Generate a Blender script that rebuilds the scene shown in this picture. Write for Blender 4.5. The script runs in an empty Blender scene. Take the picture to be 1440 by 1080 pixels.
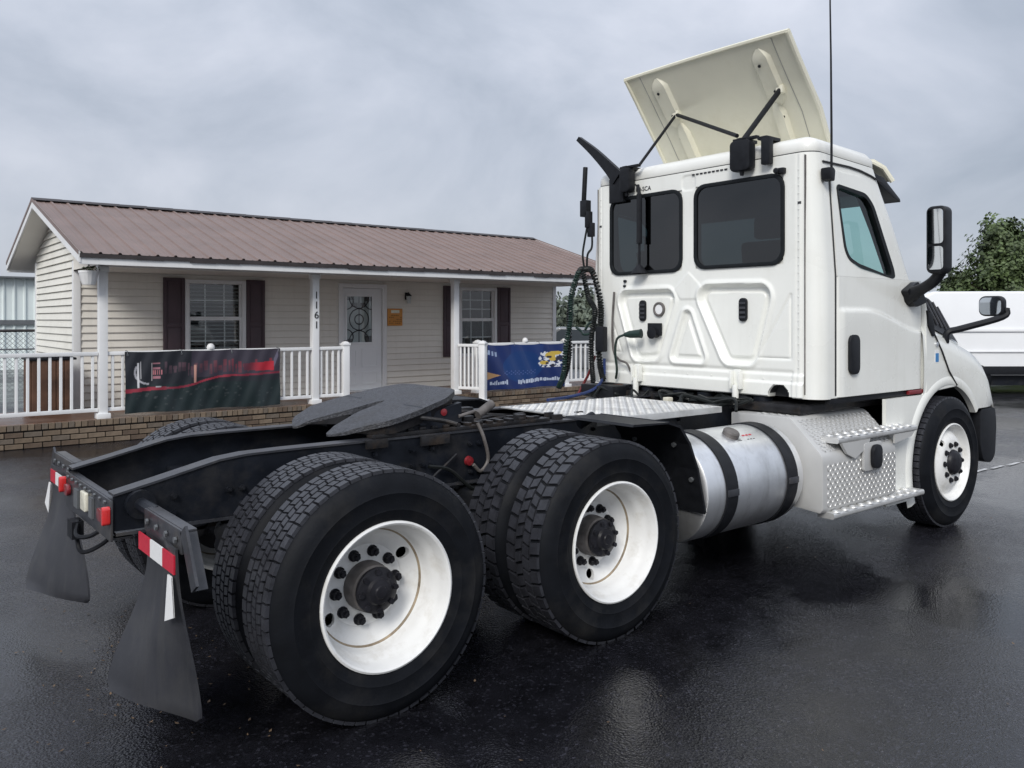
import bpy, bmesh, math, random
from mathutils import Vector, Matrix, Euler
R = math.radians
random.seed(7)
sc = bpy.context.scene
COL = sc.collection

# ------------------------------------------------------------------ camera
cam = bpy.data.cameras.new('camera')
cam_o = bpy.data.objects.new('camera', cam)
COL.objects.link(cam_o)
cam_o.location = (-1.737, -4.144, 1.633)
cam_o.rotation_euler = (R(90), 0, R(51.18 - 90))
cam.sensor_width = 36.0
cam.lens = 1174.16 / 1440 * 36
cam.shift_y = -(540 - 448.55) / 1440
cam.clip_start = 0.05
cam.clip_end = 900
sc.camera = cam_o

# ------------------------------------------------------------------ light
SUN_EL, SUN_AZ = R(36), R(217)          # azimuth of the light source, measured from +X towards +Y
world = bpy.data.worlds.new('World')
sc.world = world
world.use_nodes = True
wn, wl = world.node_tree.nodes, world.node_tree.links
wn.clear()
w_out = wn.new('ShaderNodeOutputWorld')
w_bg = wn.new('ShaderNodeBackground')
w_bg.inputs['Strength'].default_value = 0.1
sky = wn.new('ShaderNodeTexSky')
sky.sky_type = 'NISHITA'
sky.sun_disc = False
sky.sun_elevation = SUN_EL
sky.sun_rotation = R(90) - SUN_AZ
tc = wn.new('ShaderNodeTexCoord')
sep = wn.new('ShaderNodeSeparateXYZ')
wl.new(tc.outputs['Generated'], sep.inputs[0])
mp = wn.new('ShaderNodeMapping')
mp.inputs['Scale'].default_value = (1.0, 1.0, 1.7)
mp.inputs['Location'].default_value = (0.35, 0.2, 0.1)
wl.new(tc.outputs['Generated'], mp.inputs[0])
n1 = wn.new('ShaderNodeTexNoise')
n1.inputs['Scale'].default_value = 3.1
n1.inputs['Detail'].default_value = 7
n1.inputs['Roughness'].default_value = 0.53
n1.inputs['Distortion'].default_value = 0.35
wl.new(mp.outputs[0], n1.inputs['Vector'])
cr = wn.new('ShaderNodeValToRGB')
cr.color_ramp.elements[0].position = 0.34
cr.color_ramp.elements[0].color = (2.40, 2.68, 3.18, 1)
cr.color_ramp.elements[1].position = 0.66
cr.color_ramp.elements[1].color = (3.95, 4.14, 4.66, 1)
e = cr.color_ramp.elements.new(0.5)
e.color = (3.15, 3.40, 3.93, 1)
wl.new(n1.outputs['Fac'], cr.inputs[0])
# an overcast sky is brighter overhead than at the horizon
cl = wn.new('ShaderNodeMath'); cl.operation = 'MAXIMUM'; cl.inputs[1].default_value = 0.0
wl.new(sep.outputs['Z'], cl.inputs[0])
ma = wn.new('ShaderNodeMath'); ma.operation = 'MULTIPLY_ADD'
ma.inputs[1].default_value = 1.0; ma.inputs[2].default_value = 0.86
wl.new(cl.outputs[0], ma.inputs[0])
vm = wn.new('ShaderNodeVectorMath'); vm.operation = 'SCALE'
wl.new(cr.outputs['Color'], vm.inputs[0]); wl.new(ma.outputs[0], vm.inputs['Scale'])
mx = wn.new('ShaderNodeMix'); mx.data_type = 'RGBA'
mx.inputs['Factor'].default_value = 0.94
wl.new(sky.outputs[0], mx.inputs['A']); wl.new(vm.outputs[0], mx.inputs['B'])
wl.new(mx.outputs['Result'], w_bg.inputs['Color'])
wl.new(w_bg.outputs[0], w_out.inputs['Surface'])

sun = bpy.data.lights.new('sun', 'SUN')
sun.energy = 1.5
sun.angle = R(22)
sun.color = (1.0, 0.97, 0.92)
sun_o = bpy.data.objects.new('sun', sun)
COL.objects.link(sun_o)
sd = Vector((math.cos(SUN_EL) * math.cos(SUN_AZ), math.cos(SUN_EL) * math.sin(SUN_AZ), math.sin(SUN_EL)))
sun_o.rotation_euler = sd.to_track_quat('Z', 'Y').to_euler()

sc.view_settings.view_transform = 'Standard'
sc.view_settings.look = 'None'
sc.view_settings.gamma = 1.0
sc.view_settings.use_curve_mapping = False
sc.view_settings.exposure = 0.68

# ------------------------------------------------------------------ materials
def mat(name, col, rough=0.5, metal=0.0, var=0.0, vs=6.0, bump=0.0, bs=60.0, coat=0.0, spec=0.5,
        dirt=None, ds=3.0, da=0.5, rv=0.0):
    m = bpy.data.materials.new(name)
    m.use_nodes = True
    nt = m.node_tree
    b = nt.nodes['Principled BSDF']
    b.inputs['Base Color'].default_value = (*col, 1)
    b.inputs['Roughness'].default_value = rough
    b.inputs['Metallic'].default_value = metal
    b.inputs['Specular IOR Level'].default_value = spec
    if coat:
        b.inputs['Coat Weight'].default_value = coat
        b.inputs['Coat Roughness'].default_value = 0.06
    t = nt.nodes.new('ShaderNodeTexCoord')
    cur = None
    if var:
        n = nt.nodes.new('ShaderNodeTexNoise'); n.inputs['Scale'].default_value = vs; n.inputs['Detail'].default_value = 5
        nt.links.new(t.outputs['Object'], n.inputs['Vector'])
        mr = nt.nodes.new('ShaderNodeMapRange')
        mr.inputs['From Min'].default_value = 0.3; mr.inputs['From Max'].default_value = 0.7
        mr.inputs['To Min'].default_value = 1 - var; mr.inputs['To Max'].default_value = 1 + var
        nt.links.new(n.outputs['Fac'], mr.inputs['Value'])
        v = nt.nodes.new('ShaderNodeVectorMath'); v.operation = 'SCALE'; v.inputs[0].default_value = col
        nt.links.new(mr.outputs[0], v.inputs['Scale'])
        cur = v.outputs[0]
        nt.links.new(cur, b.inputs['Base Color'])
        if rv:
            m2 = nt.nodes.new('ShaderNodeMapRange')
            m2.inputs['From Min'].default_value = 0.3; m2.inputs['From Max'].default_value = 0.7
            m2.inputs['To Min'].default_value = max(0.02, rough - rv); m2.inputs['To Max'].default_value = rough + rv
            nt.links.new(n.outputs['Fac'], m2.inputs['Value']); nt.links.new(m2.outputs[0], b.inputs['Roughness'])
    if dirt:
        n = nt.nodes.new('ShaderNodeTexNoise'); n.inputs['Scale'].default_value = ds; n.inputs['Detail'].default_value = 8
        n.inputs['Roughness'].default_value = 0.65
        nt.links.new(t.outputs['Object'], n.inputs['Vector'])
        mr = nt.nodes.new('ShaderNodeMapRange')
        mr.inputs['From Min'].default_value = 0.5; mr.inputs['From Max'].default_value = 0.72
        mr.inputs['To Max'].default_value = da
        nt.links.new(n.outputs['Fac'], mr.inputs['Value'])
        mm = nt.nodes.new('ShaderNodeMix'); mm.data_type = 'RGBA'
        mm.inputs['A'].default_value = (*col, 1); mm.inputs['B'].default_value = (*dirt, 1)
        nt.links.new(mr.outputs[0], mm.inputs['Factor'])
        if cur: nt.links.new(cur, mm.inputs['A'])
        nt.links.new(mm.outputs['Result'], b.inputs['Base Color'])
    if bump:
        n = nt.nodes.new('ShaderNodeTexNoise'); n.inputs['Scale'].default_value = bs; n.inputs['Detail'].default_value = 3
        nt.links.new(t.outputs['Object'], n.inputs['Vector'])
        bp = nt.nodes.new('ShaderNodeBump'); bp.inputs['Strength'].default_value = bump; bp.inputs['Distance'].default_value = 0.01
        nt.links.new(n.outputs['Fac'], bp.inputs['Height']); nt.links.new(bp.outputs[0], b.inputs['Normal'])
    return m

def attr_mat(name, rough=0.5):
    m = bpy.data.materials.new(name); m.use_nodes = True
    nt = m.node_tree; b = nt.nodes['Principled BSDF']; b.inputs['Roughness'].default_value = rough
    a = nt.nodes.new('ShaderNodeAttribute'); a.attribute_name = 'print'
    nt.links.new(a.outputs['Color'], b.inputs['Base Color'])
    return m

def glass_mat(name, tint, fac=0.5, rough=0.02):
    m = bpy.data.materials.new(name); m.use_nodes = True
    nt = m.node_tree; nt.nodes.clear()
    o = nt.nodes.new('ShaderNodeOutputMaterial')
    tr = nt.nodes.new('ShaderNodeBsdfTransparent'); tr.inputs[0].default_value = (*tint, 1)
    gl = nt.nodes.new('ShaderNodeBsdfGlossy'); gl.inputs['Roughness'].default_value = rough
    lw = nt.nodes.new('ShaderNodeLayerWeight'); lw.inputs['Blend'].default_value = 0.5
    pw = nt.nodes.new('ShaderNodeMath'); pw.operation = 'POWER'; pw.inputs[1].default_value = 4.0
    fr = nt.nodes.new('ShaderNodeMath'); fr.operation = 'MULTIPLY_ADD'; fr.inputs[1].default_value = 0.9; fr.inputs[2].default_value = 0.045
    nt.links.new(lw.outputs['Facing'], pw.inputs[0]); nt.links.new(pw.outputs[0], fr.inputs[0])
    mx_ = nt.nodes.new('ShaderNodeMixShader')
    mul = nt.nodes.new('ShaderNodeMath'); mul.operation = 'MULTIPLY_ADD'
    mul.inputs[1].default_value = fac * 2; mul.inputs[2].default_value = 0.02
    nt.links.new(fr.outputs[0], mul.inputs[0]); nt.links.new(mul.outputs[0], mx_.inputs[0])
    nt.links.new(tr.outputs[0], mx_.inputs[1]); nt.links.new(gl.outputs[0], mx_.inputs[2])
    nt.links.new(mx_.outputs[0], o.inputs['Surface'])
    return m

M = {}
M['cab_white'] = mat('cab_white', (0.84, 0.845, 0.80), 0.28, var=0.03, vs=2.5, coat=0.5, dirt=(0.55, 0.53, 0.45), ds=2.2, da=0.14, rv=0.05)
M['fairing'] = mat('fairing_underside', (0.76, 0.74, 0.615), 0.55, var=0.05, vs=3, dirt=(0.45, 0.41, 0.28), ds=3, da=0.3)
M['roof_white'] = mat('roof_white', (0.82, 0.82, 0.78), 0.35, var=0.03, vs=4, coat=0.4)
M['black_metal'] = mat('black_metal', (0.009, 0.011, 0.016), 0.42, var=0.35, vs=5, dirt=(0.05, 0.047, 0.045), ds=4, da=0.5, bump=0.12, bs=40, rv=0.1, spec=0.22)
M['grey_metal'] = mat('grey_metal', (0.036, 0.038, 0.045), 0.33, var=0.25, vs=14, bump=0.1, bs=60, dirt=(0.10, 0.09, 0.08), ds=6, da=0.5)
M['greasy'] = mat('greasy_metal', (0.02, 0.02, 0.022), 0.35, var=0.5, vs=9, dirt=(0.07, 0.05, 0.035), ds=7, da=0.6, bump=0.3, bs=30, spec=0.22)
M['black_plastic'] = mat('black_plastic', (0.012, 0.013, 0.016), 0.45, var=0.25, vs=20, bump=0.05, bs=120, spec=0.22)
M['rubber'] = mat('rubber', (0.007, 0.008, 0.0105), 0.58, var=0.25, vs=9, bump=0.1, bs=80, dirt=(0.030, 0.029, 0.028), ds=3.5, da=0.6, spec=0.12)
M['tread_rubber'] = mat('tread_rubber', (0.027, 0.028, 0.034), 0.36, var=0.3, vs=12, bump=0.2, bs=60)
M['flap'] = mat('mud_flap_rubber', (0.032, 0.033, 0.039), 0.42, var=0.2, vs=4, bump=0.05, bs=50, dirt=(0.07, 0.07, 0.07), ds=3, da=0.5)
M['rim_white'] = mat('rim_white', (0.80, 0.80, 0.785), 0.38, var=0.04, vs=8, dirt=(0.42, 0.38, 0.30), ds=9, da=0.4)
M['rust'] = mat('rim_rust', (0.20, 0.155, 0.10), 0.8, var=0.4, vs=18, bump=0.2)
M['hub'] = mat('hub_black', (0.016, 0.016, 0.02), 0.4, var=0.4, vs=20, bump=0.2, bs=40, spec=0.22)
M['hub_grey'] = mat('hub_grey', (0.11, 0.10, 0.095), 0.55, var=0.4, vs=14, bump=0.2, bs=50)
M['alu'] = mat('brushed_aluminium', (0.84, 0.85, 0.86), 0.36, 0.92, var=0.07, vs=3, dirt=(0.42, 0.42, 0.42), ds=4, da=0.4, bump=0.02, bs=90)
M['alu_plate'] = mat('tread_plate_aluminium', (0.66, 0.66, 0.65), 0.48, 0.6, var=0.12, vs=7, dirt=(0.3, 0.29, 0.27), ds=5, da=0.5)
M['alu_side'] = mat('aluminium_box_side', (0.55, 0.55, 0.54), 0.5, 0.25, var=0.06, vs=5)
M['red_lens'] = mat('red_lens', (0.62, 0.03, 0.03), 0.2, var=0.1, vs=30, coat=0.6)
M['red_dark'] = mat('red_lens_dark', (0.20, 0.015, 0.02), 0.3, var=0.15, vs=40, coat=0.6)
M['red_tape'] = mat('red_tape', (0.55, 0.02, 0.045), 0.35, var=0.08, vs=60)
M['white_tape'] = mat('white_tape', (0.82, 0.82, 0.82), 0.35, var=0.04, vs=60)
M['plate'] = mat('white_lens', (0.75, 0.72, 0.6), 0.3, var=0.1, vs=30)
M['tint'] = glass_mat('tinted_glass', (0.030, 0.040, 0.044), 0.85)
M['side_glass'] = glass_mat('green_side_glass', (0.68, 0.87, 0.84), 0.4)
M['pane'] = glass_mat('house_glass', (0.75, 0.80, 0.80), 1.0)
M['mirror'] = mat('mirror_glass', (0.75, 0.77, 0.8), 0.04, 1.0)
M['interior'] = mat('cab_interior', (0.05, 0.052, 0.055), 0.8, var=0.2, vs=8, spec=0.22)
M['seat'] = mat('seat_fabric', (0.035, 0.036, 0.04), 0.9, var=0.2, vs=20, bump=0.2, spec=0.22)
M['gasket'] = mat('window_gasket', (0.010, 0.012, 0.014), 0.5, var=0.2, vs=20, spec=0.22)
M['vinyl'] = mat('white_vinyl', (0.78, 0.785, 0.79), 0.45, var=0.03, vs=3, dirt=(0.5, 0.5, 0.47), ds=2, da=0.2)
M['siding'] = mat('siding_tan', (0.78, 0.745, 0.68), 0.6, var=0.05, vs=1.2, dirt=(0.70, 0.66, 0.585), ds=1.5, da=0.3)
M['siding_end'] = mat('siding_cream', (0.78, 0.765, 0.70), 0.6, var=0.04, vs=1.2, dirt=(0.5, 0.48, 0.42), ds=1.5, da=0.3)
M['shutter'] = mat('maroon_shutter', (0.075, 0.048, 0.058), 0.55, var=0.1, vs=4)
M['roof'] = mat('roof_metal', (0.195, 0.140, 0.124), 0.5, 0.0, var=0.10, vs=1.6, dirt=(0.14, 0.108, 0.096), ds=2.6, da=0.5, spec=0.4)
M['roof_trim'] = mat('roof_trim_dark', (0.035, 0.028, 0.028), 0.55, var=0.4, vs=3)
M['soffit'] = mat('soffit', (0.72, 0.70, 0.66), 0.6, var=0.04, vs=2)
M['door_w'] = mat('door_white', (0.80, 0.815, 0.83), 0.5, var=0.03, vs=2)
M['blind'] = mat('window_blind', (0.50, 0.53, 0.53), 0.7, var=0.1, vs=4)
M['dark_room'] = mat('dark_room', (0.02, 0.025, 0.027), 0.9, var=0.3, vs=3)
M['deck'] = mat('porch_floor', (0.16, 0.085, 0.055), 0.35, var=0.35, vs=2.5, dirt=(0.24, 0.17, 0.13), ds=2, da=0.6, rv=0.15)
M['mortar'] = mat('mortar', (0.035, 0.03, 0.026), 0.9, var=0.2, vs=8)
M['bricks'] = [mat('brick_%s' % n, c, 0.8, var=0.18, vs=14, bump=0.3, bs=50) for n, c in
               (('tan', (0.145, 0.108, 0.075)), ('buff', (0.175, 0.132, 0.093)), ('brown', (0.105, 0.074, 0.052)), ('grey', (0.128, 0.103, 0.08)))]
M['orange'] = mat('orange_sign', (0.62, 0.27, 0.05), 0.5, var=0.06, vs=9)
M['wood'] = mat('brown_wood', (0.10, 0.050, 0.030), 0.6, var=0.4, vs=5, bump=0.15, bs=30)
M['pole_green'] = mat('pale_green_metal', (0.72, 0.79, 0.78), 0.5, var=0.05, vs=1)
M['galv'] = mat('galvanised', (0.18, 0.19, 0.20), 0.5, 0.5, var=0.1, vs=10)
M['van_white'] = mat('van_white', (0.82, 0.83, 0.84), 0.25, var=0.02, vs=2, coat=0.7)
M['car_grey'] = mat('car_grey', (0.24, 0.245, 0.25), 0.3, 0.3, var=0.04, vs=3, coat=0.7)
M['car_glass'] = mat('car_glass', (0.02, 0.027, 0.03), 0.05, var=0.1, vs=3)
M['leaf'] = mat('leaf', (0.072, 0.105, 0.036), 0.6, var=0.6, vs=1.3)
M['leaf2'] = mat('leaf_far', (0.12, 0.145, 0.11), 0.7, var=0.4, vs=0.6)
M['bark'] = mat('bark', (0.09, 0.07, 0.05), 0.9, var=0.3, vs=6, bump=0.4, bs=20)
M['hose_black'] = mat('hose_black', (0.012, 0.014, 0.014), 0.4, var=0.3, vs=30, spec=0.22)
M['hose_green'] = mat('hose_green', (0.010, 0.028, 0.022), 0.4, var=0.3, vs=20)
M['hose_blue'] = mat('hose_blue', (0.014, 0.03, 0.11), 0.4, var=0.2, vs=20)
M['hose_red'] = mat('hose_red', (0.12, 0.015, 0.015), 0.4, var=0.2, vs=20)
M['blue_sticker'] = mat('blue_sticker', (0.05, 0.22, 0.50), 0.4, var=0.05, vs=30)
M['paint_line'] = mat('road_paint', (0.42, 0.42, 0.42), 0.6, var=0.5, vs=9)
M['black_ink'] = mat('black_ink', (0.015, 0.015, 0.018), 0.5, var=0.1, vs=30)
M['grey_seam'] = mat('gap_and_seam_grey', (0.30, 0.30, 0.29), 0.6, var=0.1, vs=20)  # flat grey for the van's door gap strips and the fairing seam lines

# wet asphalt
def asphalt():
    m = bpy.data.materials.new('wet_asphalt'); m.use_nodes = True
    nt = m.node_tree; b = nt.nodes['Principled BSDF']; L = nt.links.new
    t = nt.nodes.new('ShaderNodeTexCoord')
    def noise(s, d=4, r=0.55):
        n = nt.nodes.new('ShaderNodeTexNoise'); n.inputs['Scale'].default_value = s; n.inputs['Detail'].default_value = d
        n.inputs['Roughness'].default_value = r
        L(t.outputs['Object'], n.inputs['Vector']); return n.outputs['Fac']
    def mr(v, a, b_, c, d):
        n = nt.nodes.new('ShaderNodeMapRange')
        for k, x in zip(('From Min', 'From Max', 'To Min', 'To Max'), (a, b_, c, d)): n.inputs[k].default_value = x
        L(v, n.inputs['Value']); return n.outputs[0]
    def mth(op, a, b_):
        n = nt.nodes.new('ShaderNodeMath'); n.operation = op
        for i, x in enumerate((a, b_)):
            if isinstance(x, (int, float)): n.inputs[i].default_value = x
            else: L(x, n.inputs[i])
        return n.outputs[0]
    wet = mr(noise(0.42, 6, 0.6), 0.38, 0.58, 0, 1)
    mid = noise(7, 5, 0.6)
    vor = nt.nodes.new('ShaderNodeTexVoronoi'); vor.inputs['Scale'].default_value = 95
    L(t.outputs['Object'], vor.inputs['Vector'])
    fine = noise(60, 4, 0.6)
    sepc = nt.nodes.new('ShaderNodeSeparateColor'); L(vor.outputs['Color'], sepc.inputs[0])
    speck = mr(sepc.outputs['Red'], 0.86, 1.0, 0, 1)
    v = mth('ADD', mr(mid, 0.3, 0.7, 0.006, 0.015), mth('MULTIPLY', speck, 0.028))
    v = mth('MULTIPLY', v, mr(wet, 0, 1, 1.35, 0.62))
    comb = nt.nodes.new('ShaderNodeCombineColor')
    L(v, comb.inputs['Red']); L(v, comb.inputs['Green']); L(mth('MULTIPLY', v, 1.3), comb.inputs['Blue'])
    L(comb.outputs[0], b.inputs['Base Color'])
    pud = mr(noise(0.23, 3, 0.5), 0.54, 0.60, 0, 1)
    rough = mth('ADD', mr(wet, 0, 1, 0.36, 0.12), mr(fine, 0.3, 0.7, -0.08, 0.10))
    rough = mth('MAXIMUM', mth('MULTIPLY', rough, mr(pud, 0, 1, 1, .88)), 0.09)
    L(rough, b.inputs['Roughness'])
    b.inputs['Specular IOR Level'].default_value = 0.5
    h = mth('ADD', mth('MULTIPLY', vor.outputs['Distance'], 0.9), mth('MULTIPLY', fine, 0.9))
    bp = nt.nodes.new('ShaderNodeBump'); bp.inputs['Distance'].default_value = 0.006
    L(mth('MULTIPLY', mr(wet, 0, 1, 0.55, 0.14), mr(pud, 0, 1, 1, .9)), bp.inputs['Strength'])
    L(h, bp.inputs['Height']); L(bp.outputs[0], b.inputs['Normal'])
    return m
M['asphalt'] = asphalt()

# ------------------------------------------------------------------ mesh helpers
class MB:
    def __init__(s): s.v, s.f, s.mi = [], [], []
    def add(s, vs, fs, mi=0):
        o = len(s.v)
        s.v += [tuple(p) for p in vs]
        for f in fs: s.f.append(tuple(i + o for i in f)); s.mi.append(mi)
        return s
    def box(s, lo, hi, rot=None, piv=None, mi=0):
        (a, b, c), (d, e_, f) = lo, hi
        P = [Vector(p) for p in ((a, b, c), (d, b, c), (d, e_, c), (a, e_, c), (a, b, f), (d, b, f), (d, e_, f), (a, e_, f))]
        if rot is not None:
            q = Euler(rot).to_matrix(); pv = Vector(piv) if piv is not None else (P[0] + P[6]) / 2
            P = [q @ (p - pv) + pv for p in P]
        return s.add(P, [(0, 3, 2, 1), (4, 5, 6, 7), (0, 1, 5, 4), (1, 2, 6, 5), (2, 3, 7, 6), (3, 0, 4, 7)], mi)
    def prism(s, poly, axis, a, b, mi=0):
        """poly: 2D points; axis x: (y,z), y: (x,z), z: (x,y); extruded a..b"""
        def p3(p, t):
            return {'x': (t, p[0], p[1]), 'y': (p[0], t, p[1]), 'z': (p[0], p[1], t)}[axis]
        n = len(poly)
        vs = [p3(p, a) for p in poly] + [p3(p, b) for p in poly]
        fs = [tuple(range(n - 1, -1, -1)), tuple(range(n, 2 * n))]
        fs += [(i, (i + 1) % n, n + (i + 1) % n, n + i) for i in range(n)]
        return s.add(vs, fs, mi)
    def cyl(s, p0, p1, r0, r1=None, n=16, caps=True, mi=0):
        r1 = r0 if r1 is None else r1
        p0, p1 = Vector(p0), Vector(p1); d = (p1 - p0).normalized()
        u = d.orthogonal().normalized(); w = d.cross(u)
        vs = []
        for p, r in ((p0, r0), (p1, r1)):
            for i in range(n):
                t = 2 * math.pi * i / n
                vs.append(p + (u * math.cos(t) + w * math.sin(t)) * r)
        fs = [(i, (i + 1) % n, n + (i + 1) % n, n + i) for i in range(n)]
        if caps: fs += [tuple(range(n - 1, -1, -1)), tuple(range(n, 2 * n))]
        return s.add(vs, fs, mi)
    def lathe(s, prof, o, ax, n=48, closed=False, mi=0):
        """prof: (radius, distance along ax)"""
        o, d = Vector(o), Vector(ax).normalized(); u = d.orthogonal().normalized(); w = d.cross(u)
        m = len(prof); vs = []
        for i in range(n):
            t = 2 * math.pi * i / n; q = u * math.cos(t) + w * math.sin(t)
            for r, h in prof: vs.append(o + d * h + q * r)
        fs = []
        for i in range(n):
            j = (i + 1) % n
            for k in range(m if closed else m - 1):
                k2 = (k + 1) % m
                fs.append((i * m + k, j * m + k, j * m + k2, i * m + k2))
        return s.add(vs, fs, mi)
    def tube(s, pts, r, n=8, caps=True, rad=None, mi=0):
        P = [Vector(p) for p in pts]; N = len(P); vs = []
        d0 = (P[1] - P[0]).normalized(); u = d0.orthogonal().normalized()
        for i, p in enumerate(P):
            d = ((P[min(i + 1, N - 1)]) - P[max(i - 1, 0)]).normalized()
            u = (u - d * u.dot(d)).normalized(); w = d.cross(u)
            rr = rad[i] if rad else r
            for k in range(n):
                t = 2 * math.pi * k / n
                vs.append(p + (u * math.cos(t) + w * math.sin(t)) * rr)
        fs = []
        for i in range(N - 1):
            for k in range(n):
                k2 = (k + 1) % n
                fs.append((i * n + k, i * n + k2, (i + 1) * n + k2, (i + 1) * n + k))
        if caps: fs += [tuple(range(n - 1, -1, -1)), tuple((N - 1) * n + k for k in range(n))]
        return s.add(vs, fs, mi)
    def grid(s, fn, nu, nv, keep=None, mi=0):
        vs = [fn(i / nu, j / nv) for j in range(nv + 1) for i in range(nu + 1)]
        fs = []
        for j in range(nv):
            for i in range(nu):
                if keep is None or keep((i + .5) / nu, (j + .5) / nv):
                    a = j * (nu + 1) + i
                    fs.append((a, a + 1, a + nu + 2, a + nu + 1))
        return s.add(vs, fs, mi)
    def mesh(s, name, mats, bevel=0.0, seg=2, smooth=35, recalc=True):
        me = bpy.data.meshes.new(name)
        me.from_pydata(s.v, [], s.f)
        for m in (mats if isinstance(mats, (list, tuple)) else [mats]): me.materials.append(m)
        me.polygons.foreach_set('material_index', s.mi)
        bm = bmesh.new(); bm.from_mesh(me)
        if recalc: bmesh.ops.recalc_face_normals(bm, faces=bm.faces)
        if bevel:
            ed = [e_ for e_ in bm.edges if len(e_.link_faces) == 2 and e_.calc_face_angle(0) > 0.5]
            bmesh.ops.bevel(bm, geom=ed, offset=bevel, segments=seg, profile=0.6, affect='EDGES', clamp_overlap=True)
        bm.to_mesh(me); bm.free()
        if smooth:
            me.shade_smooth(); me.set_sharp_from_angle(angle=R(smooth))
        me.update()
        return me
    def build(s, name, mats, parent=None, off=None, **k):
        return link(name, s.mesh(name, mats, **k), parent, off)

def link(name, me, parent=None, off=None):
    o = bpy.data.objects.new(name, me); COL.objects.link(o)
    if parent is not None:
        o.parent = parent
        if off is None and parent.parent is None and parent.type == 'EMPTY':
            o.location = -Vector(parent.location)      # part meshes are written in world coordinates
        elif off is not None: o.location = off
    elif off is not None: o.location = off
    return o

def empty(name, loc=(0, 0, 0), parent=None):
    o = bpy.data.objects.new(name, None); COL.objects.link(o); o.location = loc
    o.empty_display_size = 0.2
    if parent is not None: o.parent = parent
    return o
def tag(o, label=None, cat=None, group=None, kind=None):
    if label: o['label'] = label
    if cat: o['category'] = cat
    if group: o['group'] = group
    if kind: o['kind'] = kind
    return o
def thing(name, label, cat, loc=(0, 0, 0), group=None):
    return tag(empty(name, loc), label, cat, group)
def copy_tree(o, parent=None):
    c = o.copy(); COL.objects.link(c)
    if parent is not None: c.parent = parent
    for ch in list(o.children): copy_tree(ch, c)
    return c
def smooth_path(P, n=8):
    P = [Vector(p) for p in P]; out = []
    Q = [P[0] * 2 - P[1]] + P + [P[-1] * 2 - P[-2]]
    for i in range(1, len(Q) - 2):
        for k in range(n):
            t = k / n; a, b, c, d = Q[i - 1:i + 3]
            out.append(0.5 * ((2 * b) + (c - a) * t + (2 * a - 5 * b + 4 * c - d) * t * t + (3 * b - a - 3 * c + d) * t ** 3))
    out.append(P[-1]); return out
def rrect(x0, y0, x1, y1, r, n=5):
    out = []
    for cx, cy, a in ((x1 - r, y1 - r, 0), (x0 + r, y1 - r, 90), (x0 + r, y0 + r, 180), (x1 - r, y0 + r, 270)):
        for k in range(n + 1):
            t = R(a + 90 * k / n); out.append((cx + r * math.cos(t), cy + r * math.sin(t)))
    return out
def round_poly(P, r, n=4):
    out = []; N = len(P)
    for i in range(N):
        a, b, c = Vector(P[i - 1]), Vector(P[i]), Vector(P[(i + 1) % N])
        u, v = (a - b), (c - b); q = min(r, u.length * .45, v.length * .45)
        p0, p2 = b + u.normalized() * q, b + v.normalized() * q
        for k in range(n + 1):
            t = k / n; out.append(tuple(p0 * (1 - t) ** 2 + b * 2 * t * (1 - t) + p2 * t * t))
    return out
def sdf(P, x, y):
    d = 1e9; ins = False; N = len(P)
    for i in range(N):
        ax, ay = P[i]; bx, by = P[(i + 1) % N]
        ex, ey = bx - ax, by - ay; wx, wy = x - ax, y - ay
        t = max(0, min(1, (wx * ex + wy * ey) / (ex * ex + ey * ey + 1e-12)))
        dx, dy = wx - ex * t, wy - ey * t
        d = min(d, dx * dx + dy * dy)
        if (ay > y) != (by > y) and x < (bx - ax) * (y - ay) / (by - ay) + ax: ins = not ins
    d = math.sqrt(d); return -d if ins else d
def sst(a, b, x):
    t = max(0, min(1, (x - a) / (b - a))); return t * t * (3 - 2 * t)
def interp(T, x):
    if x <= T[0][0]: return T[0][1]
    for (a, u), (b, v) in zip(T, T[1:]):
        if x <= b: return u + (v - u) * (x - a) / (b - a)
    return T[-1][1]
def ring_mb(outer, inner, axis, a, b):
    """frame between two closed outlines with the same number of points"""
    mb = MB(); n = len(outer)
    def p3(p, t): return {'x': (t, p[0], p[1]), 'y': (p[0], t, p[1]), 'z': (p[0], p[1], t)}[axis]
    vs = [p3(p, a) for p in outer] + [p3(p, a) for p in inner] + [p3(p, b) for p in outer] + [p3(p, b) for p in inner]
    fs = []
    for i in range(n):
        j = (i + 1) % n
        fs += [(i, j, n + j, n + i), (2 * n + i, 3 * n + i, 3 * n + j, 2 * n + j), (i, 2 * n + i, 2 * n + j, j), (n + i, n + j, 3 * n + j, 3 * n + i)]
    return mb.add(vs, fs)
def boolean(me, cutters, name, op='DIFFERENCE'):
    o = bpy.data.objects.new('tmp', me); COL.objects.link(o); tmp = []
    for c in cutters:
        q = bpy.data.objects.new('tmpc', c); COL.objects.link(q); tmp.append(q)
        md = o.modifiers.new('b', 'BOOLEAN'); md.operation = op; md.solver = 'EXACT'; md.object = q
    dg = bpy.context.evaluated_depsgraph_get(); dg.update()
    r = bpy.data.meshes.new_from_object(o.evaluated_get(dg))
    r.name = name
    for q in tmp + [o]: bpy.data.objects.remove(q)
    return r
def text_mesh(s, size, m, ext=0.002):
    c = bpy.data.curves.new('t', 'FONT'); c.body = s; c.size = size; c.extrude = ext; c.align_x = 'CENTER'; c.align_y = 'CENTER'
    o = bpy.data.objects.new('t', c); COL.objects.link(o)
    dg = bpy.context.evaluated_depsgraph_get(); dg.update()
    me = bpy.data.meshes.new_from_object(o.evaluated_get(dg))
    bpy.data.objects.remove(o); me.materials.clear(); me.materials.append(m)
    return me

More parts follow.
